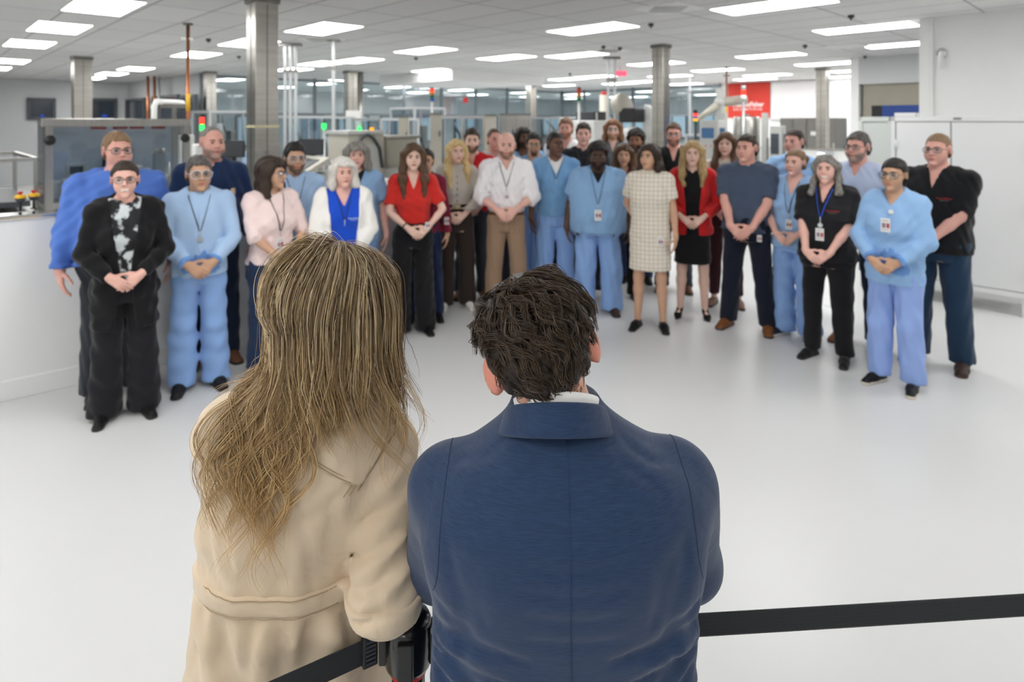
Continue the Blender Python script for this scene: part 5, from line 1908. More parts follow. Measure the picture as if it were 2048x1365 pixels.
def lp(px, py, Z=13.3):
    d = local(px, Z) - local(1441, 13.3)
    return (float(d @ U), float(d @ V), wz(py, Z))
MB().tube([lp(1438, 205), lp(1492, 199)], .1, 10).build('upper_arm', M_BEIGE, e)
MB().tube([lp(1440, 205), lp(1398, 238)], [.08, .055], 10).build('fore_arm', M_BEIGE, e)
MB().ball(lp(1440, 205), .12, 14).build('joint', M_GREYP, e)
tower(1487, 170, 200, 12.9, [M_ALU, M_LRED, M_WHITEP], 'tall signal light with a glowing red segment before the red panel', 0)
tower(1391, 222, 247, 12.5, [M_BLACK, M_LRED, M_BL, M_LAMB, M_GN], 'signal light with red and amber lit above the red blazer woman', 0, M_DKGREY)
e = machine('hopper', 1493, 13.2, 'stainless cylindrical vessel below the red wall panel', 'vessel')
zt = wz(236, 13.2)
MB().lathe((0, 0, 0), [(.0, .82), (.1, .82), (.27, 1.05), (.27, zt), (.25, zt + .03), (0, zt + .03)], 32).build('drum', M_STEEL, e)
for a in range(3): MB().tube([(.2 * math.cos(a * 2.1), .2 * math.sin(a * 2.1), 0), (.2 * math.cos(a * 2.1), .2 * math.sin(a * 2.1), 1.1)], .025, 8).build('leg', M_STEEL, e)
MB().cyl((0, 0, zt + .03), .06, .05, 14).build('lid_port', M_STEELD, e)
for px, yt, lb in ((1448, 226, 'grey machine post left of the stainless vessel'), (1530, 226, 'grey machine post right of the stainless vessel')):
    e = machine('machine_post', px, 12.9, lb, 'post')
    MB().box((0, 0, wz(yt, 12.9) / 2), (.1, .12, wz(yt, 12.9))).build('upright', M_GREYP, e, bevel=.006)
    MB().box((0, 0, .015), (.26, .26, .03)).build('foot_plate', M_GREYP, e)
    MB().box((.055, 0, 1.3), (.02, .1, .5)).build('cover', M_STEELD, e)
e = machine('instrument', 1556, 12.3, 'tall grey instrument with dark window right of the stainless vessel', 'machine')
MB().box((0, 0, .9), (.24, .2, 1.8)).build('frame', M_GREYP, e, bevel=.01)
MB().box((.122, 0, 1.45), (.006, .14, .4)).build('window_pane', M_NIGHT, e)
MB().box((-.02, -.102, 1.45), (.16, .006, .4)).build('window_pane', M_NIGHT, e)
MB().box((0, -.105, 1.15), (.05, .01, .09)).build('yellow_tag', M_YELLOW, e)
# stainless oven
P = local(1560, 16.6)
e = empty('oven', (*P, 0), YAW, 'large stainless enclosure below the white wall panel', 'machine')
tO, _ = on_line(1672, P, U)
zt = wz(236, 16.6)
MB().box((tO / 2, .4, zt / 2), (tO, .8, zt)).build('housing', M_STEELD, e, bevel=.01)
for i in range(4):
    w = tO / 4
    dr = MB().box((w * (i + .5), -.012, zt / 2 + .05), (w - .03, .03, zt - .2)).build('door', M_STEELD, e, bevel=.005)
    MB().tube([(w * (i + .9), -.05, 1.0), (w * (i + .9), -.05, 1.35)], .014, 8).build('handle', M_STEEL, dr)
MB().box((tO * .72, -.03, wz(267, 16)), (.16, .006, .1)).build('yellow_label', M_YELLOW, e)
MB().box((tO * .62, -.03, wz(267, 16)), (.14, .006, .1)).build('white_label', M_WHITEP, e)

# ---- far wall: red panel with lettering, white panel
def on_R(px): return on_line(px, R0 - V * .05, U)


t0, p0 = on_R(1456); t1, p1 = on_R(1540); t2, p2 = on_R(1634)
Zm = (p0[1] + p1[1]) / 2
e = empty('wall_sign', (*p0, 0), YAW, 'red wall panel with white lettering at the back', 'sign')
zt, zb = wz(166, Zm) - .0, wz(236, Zm)
w = t1 - t0
MB().box((w / 2, 0, (zt + zb) / 2), (w, .03, zt - zb)).build('panel', M_RED, e)


def lettering(parent, body, size, loc, m, ext=.004, spc=1.0, align='RIGHT', name='lettering'):
    t = bpy.data.curves.new('lettering', 'FONT'); t.body = body; t.size = size; t.extrude = ext; t.align_x = align; t.space_character = spc
    t.offset = size * .018
    tmp = bpy.data.objects.new('lettering', t); me = bpy.data.meshes.new_from_object(tmp)
    bpy.data.objects.remove(tmp); bpy.data.curves.remove(t)
    me.materials.clear(); me.materials.append(m)
    o = bpy.data.objects.new(name, me); COL.objects.link(o); o.parent = parent
    o.location = loc; o.rotation_euler = (math.pi / 2, 0, 0)
    return o


for body, px0, px1, py0, py1, spc in (('ThermoFisher', 1464, 1528, 203.5, 213.5, 1.0), ('SCIENTIFIC', 1468, 1525, 216, 220.8, 1.6)):
    ta = on_R(px0)[0] - t0; tb = on_R(px1)[0] - t0
    o = lettering(e, body, .3, (tb, -.022, wz(py1, Zm)), M_TEXT, spc=spc)
    vs = np.array([v.co[:] for v in o.data.vertices])
    o.scale = ((tb - ta) / (vs[:, 0].max() - vs[:, 0].min()), (wz(py0, Zm) - wz(py1, Zm)) / (vs[:, 1].max() - vs[:, 1].min()), 1)
P = np.array(p1) + U * .05
e = empty('wall_panel', (*P, 0), YAW, 'plain white wall panel right of the red one', 'panel')
w2 = t2 - t1 - .1
Zn = (p1[1] + p2[1]) / 2
MB().box((w2 / 2, 0, (wz(163, Zn) + wz(238, Zn)) / 2), (w2, .04, wz(163, Zn) - wz(238, Zn))).build('board', mat('white panel', 'eceaea', .5), e)
MB().box((w2 / 2, 0, wz(238, Zn) - .02), (w2 + .04, .06, .04)).build('bottom_rail', M_ALU, e)

# ---- storage cabinets at the right
C1 = np.array((4.14, 6.82))
def storage(P, w, d, h, n, label, m):
    e = empty('storage_cabinet', (*P, 0), YAW, label, 'cabinet', None)
    zb = .19
    MB().box((w / 2, d / 2, (h + zb) / 2), (w, d, h - zb)).build('body', m, e, bevel=.006)
    if n: MB().box((w / 2, -.002, (h + zb) / 2), (w - .05, .006, h - zb - .06)).build('gap_shade', mat('painted gap shade grey', '8f908c', .7), e)  # grey sheet painted as the shade in the gaps around the doors
    for x in (.05, w - .05):
        for y in (.05, d - .05):
            b = MB(); b.box((x, y, .1), (.075, .075, .2)); b.build('leg', m, e)
    f = MB()
    for x in (.02, w - .02): f.box((x, -.008, (h + zb) / 2), (.04, .018, h - zb))
    for z in (zb + .025, h - .025): f.box((w / 2, -.008, z), (w, .018, .05))
    f.build('front_frame', m, e, bevel=.003)
    if n:
        x = .045
        for i, dw in enumerate(n):
            dr = MB().box((x + dw / 2, -.004, (h + zb) / 2), (dw - .012, .026, h - zb - .118)).build('door', m, e, bevel=.003)
            hxx = x + .0 if i == 0 else x + dw
            for z in (.45, 1.03, 1.65):
                MB().box((hxx, -.022, z), (.05, .016, .075)).cyl((hxx, -.03, z - .05), .009, .1, 10).build('hinge', M_CAB, dr)
            if i == 1: MB().box((x + .05, -.022, 1.05), (.025, .03, .14)).build('handle', M_ALU, dr)
            x += dw
        MB().box((w * .5, -.019, h - .022), (.07, .006, .022)).build('name_plate', M_STEELD, e)
    return e


storage(C1, 1.2, .6, 1.945, (.5, .6), 'white two door steel storage cabinet on legs at the right', M_CAB)
storage(C1 - U * .36 + V * .12, .34, .5, 1.945, None, 'narrow pale green grey cabinet left of the white storage cabinet', M_CABG)
tag(MB().box((0, 0, .02), (.2, .14, .04)).build('carton', M_WHITEP, bevel=.004, loc=(*(C1 + U * .12 + V * .1), 1.948), rz=YAW), 'flat white carton lying on top of the storage cabinet', 'box')

# fixture on the right wall
t, p = on_line(1884, RW0 - V * .03, U)
e = empty('wall_nozzle', (*p, wz(106, p[1])), YAW, 'chrome and white nozzle mounted on the right wall', 'fixture')
b = MB(); b.lathe((0, 0, 0), [(0, 0), (.055, 0), (.055, .02), (.03, .04), (0, .04)], 22)
b.v = [(x, -z + .03, y) for x, y, z in b.v]; b.build('flange', M_CHROME, e)
MB().tube([(0, -.01, 0), (0, -.05, -.01), (0, -.06, -.05), (0, -.06, -.19)], [.026, .028, .024, .018], 14).build('spout', M_WHITEP, e)

# ---- small things on the ceiling
def vent(px, py, m, label):
    x, Z = on_ceiling(px, py)
    e = empty('ceiling_vent', (x, Z, CEIL), YAW, label, 'vent')
    MB().box((0, 0, -.006), (.58, .58, .012)).build('frame', M_WHITEP, e)
    MB().lathe((0, 0, -.03), [(.26, .018), (.2, .0), (.1, -.004), (0, -.004)], 4, 0).build('diffuser_plate', m, e)


vent(1336, 16, M_GREYP, 'square ceiling air vent at the top edge right of centre')
vent(1692, 92, M_WHITEP, 'pale ceiling vent near the right wall')
vent(1218, 100, M_STEELD, 'dark ceiling vent left of the near right steel column')
vent(640, 78, M_GREYP, 'ceiling vent beside the single service pole')
for px, py in ((1302, 47), (1702, 30), (1610, 90), (1730, 112), (417, 78), (478, 112), (832, 115), (1240, 95), (1207, 92), (922, 140), (1140, 147)):
    x, Z = on_ceiling(px, py)
    tag(MB().cyl((0, 0, -.035), .035, .035, 14).cyl((0, 0, -.06), .012, .03, 10).build('sprinkler', M_DKGREY, loc=(x, Z, CEIL)), 'small dark sprinkler head in the ceiling tiles', 'sprinkler', 'sprinkler heads')
x, Z = on_ceiling(1240, 133)
e = empty('ceiling_sign', (x, Z, CEIL), .1, 'small red lit sign hanging under the ceiling right of the uprights', 'sign')
MB().box((0, 0, -.1), (.02, .02, .2)).build('hanger', M_GREYP, e); MB().box((0, 0, -.16), (.3, .04, .12)).build('face', glow('red sign', 'f0607a', 1.2), e)
Z = 22.0
e = empty('exit_sign', (wx(931, Z), Z, CEIL), .1, 'small red lit sign far behind the glass near the centre', 'sign')
MB().box((0, 0, -.22), (.02, .02, .44)).build('hanger', M_GREYP, e); MB().box((0, 0, -.52), (.16, .05, .18)).build('face', glow('red sign far', 'd04848', .7), e)
# dropped bulkhead under the ceiling
c = local(905, 15.0)
o = MB().box((-1.6, 1.6, -.13), (3.2, 3.2, .26)).build('trim_bulkhead', M_WALL, loc=(*c, CEIL), rz=YAW); tag(o, kind='structure')

# ================================================================ the two people in front, seen from behind
def fsample(f, p):
    """trilinear value of a field at points"""
    idx = []; w = []
    for a in range(3):
        ax = f.ax[a]
        i = np.clip(np.searchsorted(ax, p[:, a]) - 1, 0, len(ax) - 2)
        t = np.clip((p[:, a] - ax[i]) / (ax[i + 1] - ax[i]), 0, 1)
        idx.append(i); w.append(t)
    out = 0
    for a in (0, 1):
        for b in (0, 1):
            for c in (0, 1):
                out = out + f.F[idx[0] + a, idx[1] + b, idx[2] + c] * (w[0] if a else 1 - w[0]) * (w[1] if b else 1 - w[1]) * (w[2] if c else 1 - w[2])
    return out


def fgrad(f, p, h=.006):
    g = np.stack([fsample(f, p + np.eye(3)[a] * h) - fsample(f, p - np.eye(3)[a] * h) for a in range(3)], 1)
    return g / (np.linalg.norm(g, axis=1, keepdims=True) + 1e-9)


def crease(f, pts, amp, wd):
    """a soft fold along a polyline: amp > 0 sinks, < 0 raises"""
    pts = [arr(*q) for q in pts]
    lo = np.min(pts, 0) - 3 * wd; hi = np.max(pts, 0) + 3 * wd
    sl = f._sl(lo, hi, 0)
    if sl is None: return
    x, y, z = f.P(sl)
    d2 = None
    n = len(pts) - 1
    for i in range(n):
        a, b = pts[i], pts[i + 1]
        ab = b - a; L2 = ab @ ab
        t = np.clip(((x - a[0]) * ab[0] + (y - a[1]) * ab[1] + (z - a[2]) * ab[2]) / L2, 0, 1)
        q = (x - a[0] - t * ab[0]) ** 2 + (y - a[1] - t * ab[1]) ** 2 + (z - a[2] - t * ab[2]) ** 2
        u = (i + t) / n
        q = q / np.maximum(.15, np.minimum(1, 4 * u * (1 - u) + .1))
        d2 = q if d2 is None else np.minimum(d2, q)
    f.F[sl] += (amp * np.exp(-d2 / (wd * wd))).astype(f4)


def onback(f, pts, lift=.0):
    """points (x, z) laid on the side of a field that faces the camera (low y)"""
    out = []
    for x, z in pts:
        y = f.front(x, z)
        if y is not None: out.append((x, y, z))
    if not out: return out
    p = np.array(out)
    for _ in range(4):
        v = fsample(f, p)
        q = p.copy(); q[:, 1] += .004
        g = (fsample(f, q) - v) / .004
        p[:, 1] -= np.clip(v / np.where(np.abs(g) < .2, -1, g), -.01, .01)
    p[:, 1] -= lift
    return [tuple(q) for q in p]


def bcrease(f, xz, amp, wd):
    p = onback(f, xz)
    if len(p) > 1: crease(f, p, amp, wd)


def strands_mesh(name, P, rad, m, parent, base=None):
    """P (n, k, 3) strand centre lines -> thin three sided tubes, one mesh; base adds (verts, quads)"""
    n, k, _ = P.shape
    T = np.gradient(P, axis=1); T /= np.linalg.norm(T, axis=2, keepdims=True) + 1e-9
    A = np.cross(T, arr(.3, .5, .81)); A /= np.linalg.norm(A, axis=2, keepdims=True) + 1e-9
    B = np.cross(T, A)
    r = (rad if np.ndim(rad) else np.full(k, rad))[None, :, None]
    ring = [P + (A * math.cos(q) + B * math.sin(q)) * r for q in (0, 2.094, 4.189)]
    V = np.stack(ring, 2).reshape(n * k * 3, 3)
    s = (np.arange(n) * k * 3)[:, None, None] + (np.arange(k - 1) * 3)[None, :, None]
    fs = []
    for j in range(3):
        j2 = (j + 1) % 3
        fs.append(np.stack([s + j, s + j2, s + 3 + j2, s + 3 + j], -1).reshape(-1, 4))
    Q = np.concatenate(fs)
    if base is not None:
        Q = np.concatenate([Q, base[1] + len(V)]); V = np.concatenate([V, base[0]])
    fm_ = None
    if base is not None:
        fm_ = np.zeros(len(Q), np.int32); fm_[-len(base[1]):] = 1
    return mesh_np(name, V, Q, m, parent, fmat=fm_)


def strand_mat(name, cols, zramp=None, rough=.38):
    """tones picked per strand; zramp (z0, z1, col) shifts towards a tone down the length"""
    m = bpy.data.materials.new(name); m.use_nodes = True
    nt = m.node_tree; b = nt.nodes['Principled BSDF']
    g = nt.nodes.new('ShaderNodeNewGeometry')
    r = nt.nodes.new('ShaderNodeValToRGB')
    el = r.color_ramp.elements
    for i, c in enumerate(cols):
        e = el[i] if i < 2 else el.new(.5)
        e.position = i / (len(cols) - 1)
    for i, c in enumerate(cols):
        el[i].position = i / (len(cols) - 1); el[i].color = srgb(c)
    nt.links.new(g.outputs['Random Per Island'], r.inputs[0])
    out = r.outputs[0]
    if zramp:
        tc = nt.nodes.new('ShaderNodeTexCoord'); sp = nt.nodes.new('ShaderNodeSeparateXYZ')
        nt.links.new(tc.outputs['Object'], sp.inputs[0])
        mr = nt.nodes.new('ShaderNodeMapRange'); mr.inputs[1].default_value = zramp[0]; mr.inputs[2].default_value = zramp[1]
        mr.inputs[3].default_value = .75; mr.inputs[4].default_value = 0
        nt.links.new(sp.outputs[2], mr.inputs[0])
        mx = nt.nodes.new('ShaderNodeMix'); mx.data_type = 'RGBA'
        nt.links.new(mr.outputs[0], mx.inputs[0]); nt.links.new(out, mx.inputs[6]); mx.inputs[7].default_value = srgb(zramp[2])
        out = mx.outputs[2]
    nt.links.new(out, b.inputs['Base Color'])
    b.inputs['Roughness'].default_value = rough
    b.inputs['Specular IOR Level'].default_value = .45
    return m


def fabric(name, col, col2, scale, stretch, rough=.8, fine=600, fb=.12, wr=0.0, wscale=7):
    """woven cloth: slubs stretched along the weave, fine bump, soft wrinkles"""
    m = mat(name, col, rough, col2=col2, vscale=scale, stretch=stretch, spec=.25, sheen=.2)
    nt = m.node_tree; b = nt.nodes['Principled BSDF']
    tc = nt.nodes.new('ShaderNodeTexCoord')
    n1 = nt.nodes.new('ShaderNodeTexNoise'); n1.inputs['Scale'].default_value = fine; n1.inputs['Detail'].default_value = 2
    nt.links.new(tc.outputs['Object'], n1.inputs[0])
    b1 = nt.nodes.new('ShaderNodeBump'); b1.inputs['Strength'].default_value = fb; b1.inputs['Distance'].default_value = .002
    nt.links.new(n1.outputs[0], b1.inputs['Height'])
    n2 = nt.nodes.new('ShaderNodeTexNoise'); n2.inputs['Scale'].default_value = wscale; n2.inputs['Detail'].default_value = 3; n2.inputs['Distortion'].default_value = .8
    nt.links.new(tc.outputs['Object'], n2.inputs[0])
    b2 = nt.nodes.new('ShaderNodeBump'); b2.inputs['Strength'].default_value = wr; b2.inputs['Distance'].default_value = .02
    nt.links.new(n2.outputs[0], b2.inputs['Height']); nt.links.new(b1.outputs[0], b2.inputs['Normal'])
    nt.links.new(b2.outputs[0], b.inputs['Normal'])
    return m


def ring_band(name, c, tilt, r0, r1, z0, z1, m, parent, a0=-160, a1=160, th=.006, ky=1.0, dip=.0, n=49, lean=0.0):
    """a collar band: angle 0 at the camera's side; upper ring r1 at z1, lower ring r0 at z0; dip lowers the front"""
    rows = 7
    vs = []
    for i in range(n):
        a = math.radians(a0 + (a1 - a0) * i / (n - 1))
        u = (1 - math.cos(a)) / 2
        for j in range(rows):
            t = j / (rows - 1)
            r = r0 + (r1 - r0) * (t ** .8)
            z = z0 + (z1 - z0) * t - dip * u - tilt * math.sin(a) * r
            vs.append((c[0] + math.sin(a) * r, c[1] - math.cos(a) * r * ky + lean * t, c[2] + z))
    fs = []
    for i in range(n - 1):
        for j in range(rows - 1):
            k = i * rows + j
            fs.append((k, k + rows, k + rows + 1, k + 1))
    o = mesh_np(name, vs, np.array(fs), m, parent)
    md = o.modifiers.new('thick', 'SOLIDIFY'); md.thickness = th; md.offset = 0
    bv = o.modifiers.new('round', 'BEVEL'); bv.width = th * .45; bv.segments = 2; bv.limit_method = 'ANGLE'
    return o


# ---------------------------------------------------------------- the man in the navy suit
MO = arr(.088, 1.05, 0)
M_SUIT = fabric('navy suit wool', '1f3250', '263c5c', 9, (5, 5, 70), .78, 900, .25, .4, 7)
M_SUITL = mat('navy thread', '1c2f50', .8)
rows = [(.70, 0, .05, .232, .13), (.82, 0, .04, .232, .122), (.95, 0, .036, .226, .122), (1.06, 0, .03, .226, .132), (1.18, 0, .018, .228, .14),
        (1.26, 0, .024, .214, .138), (1.315, 0, .042, .175, .118), (1.355, 0, .056, .115, .09), (1.39, -.008, .066, .082, .078), (1.41, -.012, .07, .07, .066)]
arms = {-1: [(-.2, .07, 1.24), (-.228, .165, 1.045), (-.19, .36, .985)], 1: [(.205, .07, 1.247), (.25, .165, 1.045), (.13, .36, 1.0)]}
g = Field(axis(-.36, .38, .0062), axis(-.13, .42, .0075), axis(.68, 1.47, .0062))
g.loft(rows, 0, k=.02, n=2.3)
for sd in (-1, 1):
    a, e_, w_ = [arr(*q) for q in arms[sd]]
    g.cap((0, .06, 1.325), a + arr(-sd * .02, 0, .012), .05, .062, k=.045)
    g.cap(a, e_, .074, .064, k=.035)
    g.cap(e_, w_, .062, .046, k=.03, cut=True)
    g.ell(a + arr(-sd * .07, -.075, -.04), (.09, .05, .11), k=.05)
# soft folds: pulls across the shoulders, drag lines under the arms, centre back
for z, am in ((1.355, .004), (1.33, .004), (1.30, .004), (1.262, .004), (1.225, .004), (1.19, .003), (1.15, .003), (1.11, .003)):
    bcrease(g, [(-.07, z + .004), (-.02, z - .002), (.03, z), (.09, z + .006)], am, .010)
for sd in (-1, 1):
    bcrease(g, [(sd * .21, 1.05), (sd * .17, 1.02), (sd * .1, .985), (sd * .03, .97)], .010, .014)
    bcrease(g, [(sd * .215, 1.0), (sd * .17, .975), (sd * .11, .95)], .011, .012)
    bcrease(g, [(sd * .22, .965), (sd * .16, .93), (sd * .08, .91)], -.009, .016)
    bcrease(g, [(sd * .19, 1.22), (sd * .16, 1.14), (sd * .165, 1.05)], .006, .02)
    bcrease(g, [(sd * .1, 1.36), (sd * .14, 1.335), (sd * .18, 1.32)], .003, .013)
    bcrease(g, [(sd * .07, 1.335), (sd * .12, 1.31), (sd * .17, 1.30)], -.002, .014)
bcrease(g, [(.0, 1.36), (.0, 1.2), (.0, .95)], .001, .006)
for sd, k_ in ((1, 1.0), (-1, .6)):
    for q, am, wd in ((((.222, 1.07), (.19, 1.085), (.13, 1.085), (.06, 1.075)), .010, .011), (((.222, 1.045), (.18, 1.062), (.12, 1.06)), -.009, .012), (((.22, 1.02), (.17, 1.035), (.09, 1.03)), .010, .011),
                      (((.215, 1.13), (.185, 1.11), (.15, 1.1)), .006, .012), (((.19, 1.24), (.15, 1.2), (.13, 1.13)), .005, .02)):
        bcrease(g, [(sd * x, z) for x, z in q], am * k_, wd)
for q in (((.1, 1.36), (.13, 1.34), (.16, 1.325)), ((.085, 1.345), (.12, 1.325), (.16, 1.3))): bcrease(g, q, .004, .009)
g.wobble(.0016, 5, wl=(.09, .22), squash=(.6, 1, 1))

# body: head, neck, arms with hands
hs = 1.06
Rm = np.array(Matrix.Rotation(math.radians(-17), 3, 'Y') @ Matrix.Rotation(math.radians(-9), 3, 'X') @ Matrix.Rotation(math.radians(180 + 6), 3, 'Z'))
hcm = arr(-.036, .088, 1.474)
bd = Field(axis(-.34, .34, .012, [(-.16, .1), (-.29, -.16)], .006), axis(-.12, .5, .012, [(-.09, .17), (.33, .47)], .006), axis(.0, 1.66, .014, [(1.06, 1.26), (1.36, 1.65)], .006))
bd.loft(rows, -.03, k=.02)
for sd in (-1, 1):
    a, e_, w_ = [arr(*q) for q in arms[sd]]
    bd.cap((0, .06, 1.36), a, .04, .045, k=.04); bd.cap(a, e_, .047, .042, k=.02); bd.cap(e_, w_, .042, .029, k=.02)
    bd.cap((sd * .1, .05, .84), (sd * .11, .04, .46), .08, .055, k=.02); bd.cap((sd * .11, .04, .46), (sd * .115, .06, .09), .055, .04, k=.02)
    bd.cap((sd * .115, .06, .05), (sd * .13, .17, .035), .032, .026, k=.02)
neck0 = arr(-.012, .072, 1.36)
bd.cap(neck0, hcm + Rm @ (arr(0, .025, -.05) * hs), .058, .056, k=.03)
for sd in (-1, 1): bd.cap(hcm + Rm @ (arr(sd * .03, .06, -.02) * hs), neck0 + arr(-sd * .028, -.03, .03), .026, .03, k=.02)
head_shape(bd, Rm, hcm, hs)
for s__ in (-1, 1): bd.ell(hcm + Rm @ (arr(s__ * .089, .024, -.004) * hs), arr(.008, .019, .034) * hs, Rm @ rot(s__ * .7), k=.008)
hw = arr(*arms[-1][2])
hand(bd, hw + arr(.0, .01, .01), arr(.05, .1, 1), arr(.2, -1, 0), -1, .5)
hand(bd, arr(*arms[1][2]) + arr(-.01, .01, 0), arr(-.6, .7, -.3), arr(0, 0, -1), 1, .35)
M_SKINF = mat('warm foreground skin', 'dfae98', .45, var=.07, vscale=30, bump=.06, bscale=260, spec=.4, sss=.12)  # warm skin tone with slight noise, shared by both foreground people
M_EAR = mat('flushed ear skin', 'd58f7c', .45, var=.06, vscale=30, spec=.4, sss=.2)


def fm(c):
    q = (c - hcm) @ Rm / hs
    return ((np.abs(q[:, 0]) > .072) & (np.abs(q[:, 2]) < .048) & (np.abs(q[:, 1] - .022) < .036)).astype(np.int32)


man = bd.mesh('person', [M_SKINF, M_EAR], fmat=fm)
man.location = MO
tag(man, 'man with dark wavy hair in a navy suit jacket, seen from behind in the foreground', 'person')
jk = g.mesh('suit_jacket', M_SUIT, man, relax=1)
# seams laid on the cloth
def seam(f, xz, name='seam', parent=None, m=M_SUITL, r=.0011, lift=.0):
    p = onback(f, xz, lift + .0006)
    if len(p) < 2: return
    MB().tube(p, r, 5).build(name, m, parent)


seam(g, [(.003 + .004 * math.sin(z * 9), z) for z in np.linspace(1.375, .7, 60)], 'back_seam', jk, mat('seam navy', '21375a', .8), .0007)
for sd in (-1, 1):
    a = arr(*arms[sd][0])
    pts = []
    for t in np.linspace(-.35, 2.3, 40):
        q = arr(a[0] - sd * .012 + sd * .0, 0, 0)
        ang = t
        p0 = arr(a[0] - sd * .004 - sd * .035 * max(0, math.sin(ang)) * 0, .06 - .09 * math.sin(ang), a[2] + .085 * math.cos(ang) - .02)
        pts.append(p0)
    pts = np.array(pts)
    for _ in range(14):
        d = fsample(g, pts); gr = fgrad(g, pts); gr[:, 0] *= .25
        pts = pts - gr * d[:, None] * .7
    MB().tube([tuple(p) for p in pts], .0011, 5).build('sleeve_seam', M_SUITL, jk)
# collars
nc = arr(-.01, .066, 1.407)
ring_band('shirt_collar', nc, .0, .079, .0745, -.01, .046, mat('white shirt cotton', 'f2f1ee', .7, var=.02), man, th=.004, ky=1.12, dip=.1)
cl = ring_band('jacket_collar', nc, .0, .106, .083, -.016, .032, M_SUIT, jk, th=.009, ky=1.1, dip=.1)
# trousers and shoes, below the frame
tr = Field(axis(-.3, .3, .013), axis(-.14, .24, .013), axis(-.0, .95, .013))
tr.loft([(.74, 0, .05, .2, .125), (.92, 0, .045, .2, .12)], 0, k=.02)
for sd in (-1, 1):
    tr.cap((sd * .1, .05, .82), (sd * .11, .04, .46), .098, .075, k=.012); tr.cap((sd * .11, .04, .46), (sd * .115, .055, .03), .075, .075, k=.012, cut=True)
tr.mesh('trousers', M_SUIT, man)
for sd in (-1, 1):
    sf = Field(axis(sd * .12 - .08, sd * .12 + .08, .008), axis(-.05, .3, .008), axis(-.01, .12, .008))
    sf.cap((sd * .115, .03, .045), (sd * .13, .22, .03), .04, .04, k=.02); sf.carve(lambda x, y, z: np.broadcast_to(-z, sf.F.shape))
    sf.mesh('shoe', mat('black leather', '151415', .3), man)

# hair of the man: a cap of hair and strands in locks
sc = Field(axis(-.13, .13, .005), axis(-.16, .16, .005), axis(-.16, .17, .005))
head_shape(sc, np.eye(3), arr(0, 0, 0), 1.0, face=False)
cap_ = Field(*sc.ax)
cap_.F = sc.F - .013
cap_.ell((0, -.01, .075), (.074, .088, .06), k=.03)
hl_y = [-.2, -.09, -.06, -.03, -.01, .03, .045, .07, .12]; hl_v = [.055, .055, .04, .01, -.015, .03, -.06, -.088, -.094]
cap_.carve(lambda x, y, z: np.broadcast_to((np.interp(y[0, :, 0], hl_y, hl_v).astype(f4)[None, :, None] - z) * .8, cap_.F.shape))
cap_.wobble(.004, 3, wl=(.025, .05))
for sd in (-1, 1): cap_.ell((sd * .085, .016, -.005), (.03, .03, .045), k=.006, sub=True)
cv, cq = cap_.net()
rng = np.random.RandomState(7)


def scalp_roots(n, ok):
    out = []
    while sum(len(o) for o in out) < n:
        p = rng.normal(size=(n * 2, 3)); p /= np.linalg.norm(p, axis=1, keepdims=True)
        p = arr(0, .018, .03) + p * arr(.076, .096, .088)
        out.append(p[ok(p)])
    return np.concatenate(out)[:n]


def strip_ears(P):
    q = P
    bad = ((np.abs(q[..., 0]) > .062) & (np.abs(q[..., 1] - .018) < .034) & (q[..., 2] < .04) & (q[..., 2] > -.06)).any(1)
    return P[~bad]


okm = lambda p: (p[:, 2] > np.interp(p[:, 1], hl_y, hl_v) + .004) & ~((np.abs(p[:, 0]) > .055) & (np.abs(p[:, 1] - .01) < .036) & (p[:, 2] < .04))
G = 520
roots = scalp_roots(G, okm)
qq = rng.normal(size=(130, 3)) * .03 + arr(.0, .02, .118); qq -= arr(0, .018, .03); qq /= np.linalg.norm(qq / arr(.076, .096, .088), axis=1, keepdims=True)
roots[:130] = qq + arr(0, .018, .03)
pos = roots.copy()
crown = arr(.018, -.035, .125)
path = [pos.copy()]
topw = np.clip((roots[:, 2] + .02) / .1, 0, 1)
hgt = (.009 + .006 * rng.uniform(0, 1, G)) + topw * rng.uniform(.004, .022, G); ph = rng.uniform(0, 6, G); lng = (.036 + .05 * topw) * rng.uniform(.8, 1.25, G)
lng = np.where((np.abs(roots[:, 0]) > .05) & (roots[:, 2] < .075), .024, lng)
K = 13
prev = None
for k in range(K - 1):
    n_ = fgrad(sc, pos)
    d = pos - crown
    d = d / (np.linalg.norm(d, axis=1, keepdims=True) + .01)
    sw = np.cross(n_, d) * .55                                     # whorl
    d = d + sw + rng.normal(size=(G, 3)) * .12 + arr(0, 0, -.35)
    tw = np.sin(ph + k * .75)[:, None] * np.cross(n_, d) * (.3 + .55 * topw[:, None])      # waves
    d = d + tw
    d = d - n_ * (d * n_).sum(1, keepdims=True)
    d /= np.linalg.norm(d, axis=1, keepdims=True) + 1e-9
    pos = pos + d * (lng / (K - 1))[:, None]
    s_ = (k + 1) / (K - 1)
    tgt = hgt * math.sin(min(1, s_ * 1.3) * 1.6) + .006 * math.sin(s_ * 3) * np.sin(ph)
    v = fsample(sc, pos)
    pos = pos + fgrad(sc, pos) * (tgt - v)[:, None]
    path.append(pos.copy())
GP = np.stack(path, 1)
S = 14
off = rng.normal(size=(G, S, 1, 3)) * .0042
fall = np.linspace(1.1, .35, K)[None, None, :, None]
P = GP[:, None] + off * fall + rng.normal(size=(G, S, 1, 3)) * .0012
P = P.reshape(G * S, K, 3)
flat = P.reshape(-1, 3); v = fsample(sc, flat); flat = flat + fgrad(sc, flat) * np.maximum(.004 - v, 0)[:, None]
P = strip_ears(flat.reshape(G * S, K, 3))
M_HAIRM = strand_mat('dark brown hair', ['281f18', '3a2d24', '4d3d30', '69553f'], rough=.34)
toM = lambda v: (v * hs) @ Rm.T + hcm
Pm = toM(P.reshape(-1, 3)).reshape(P.shape)
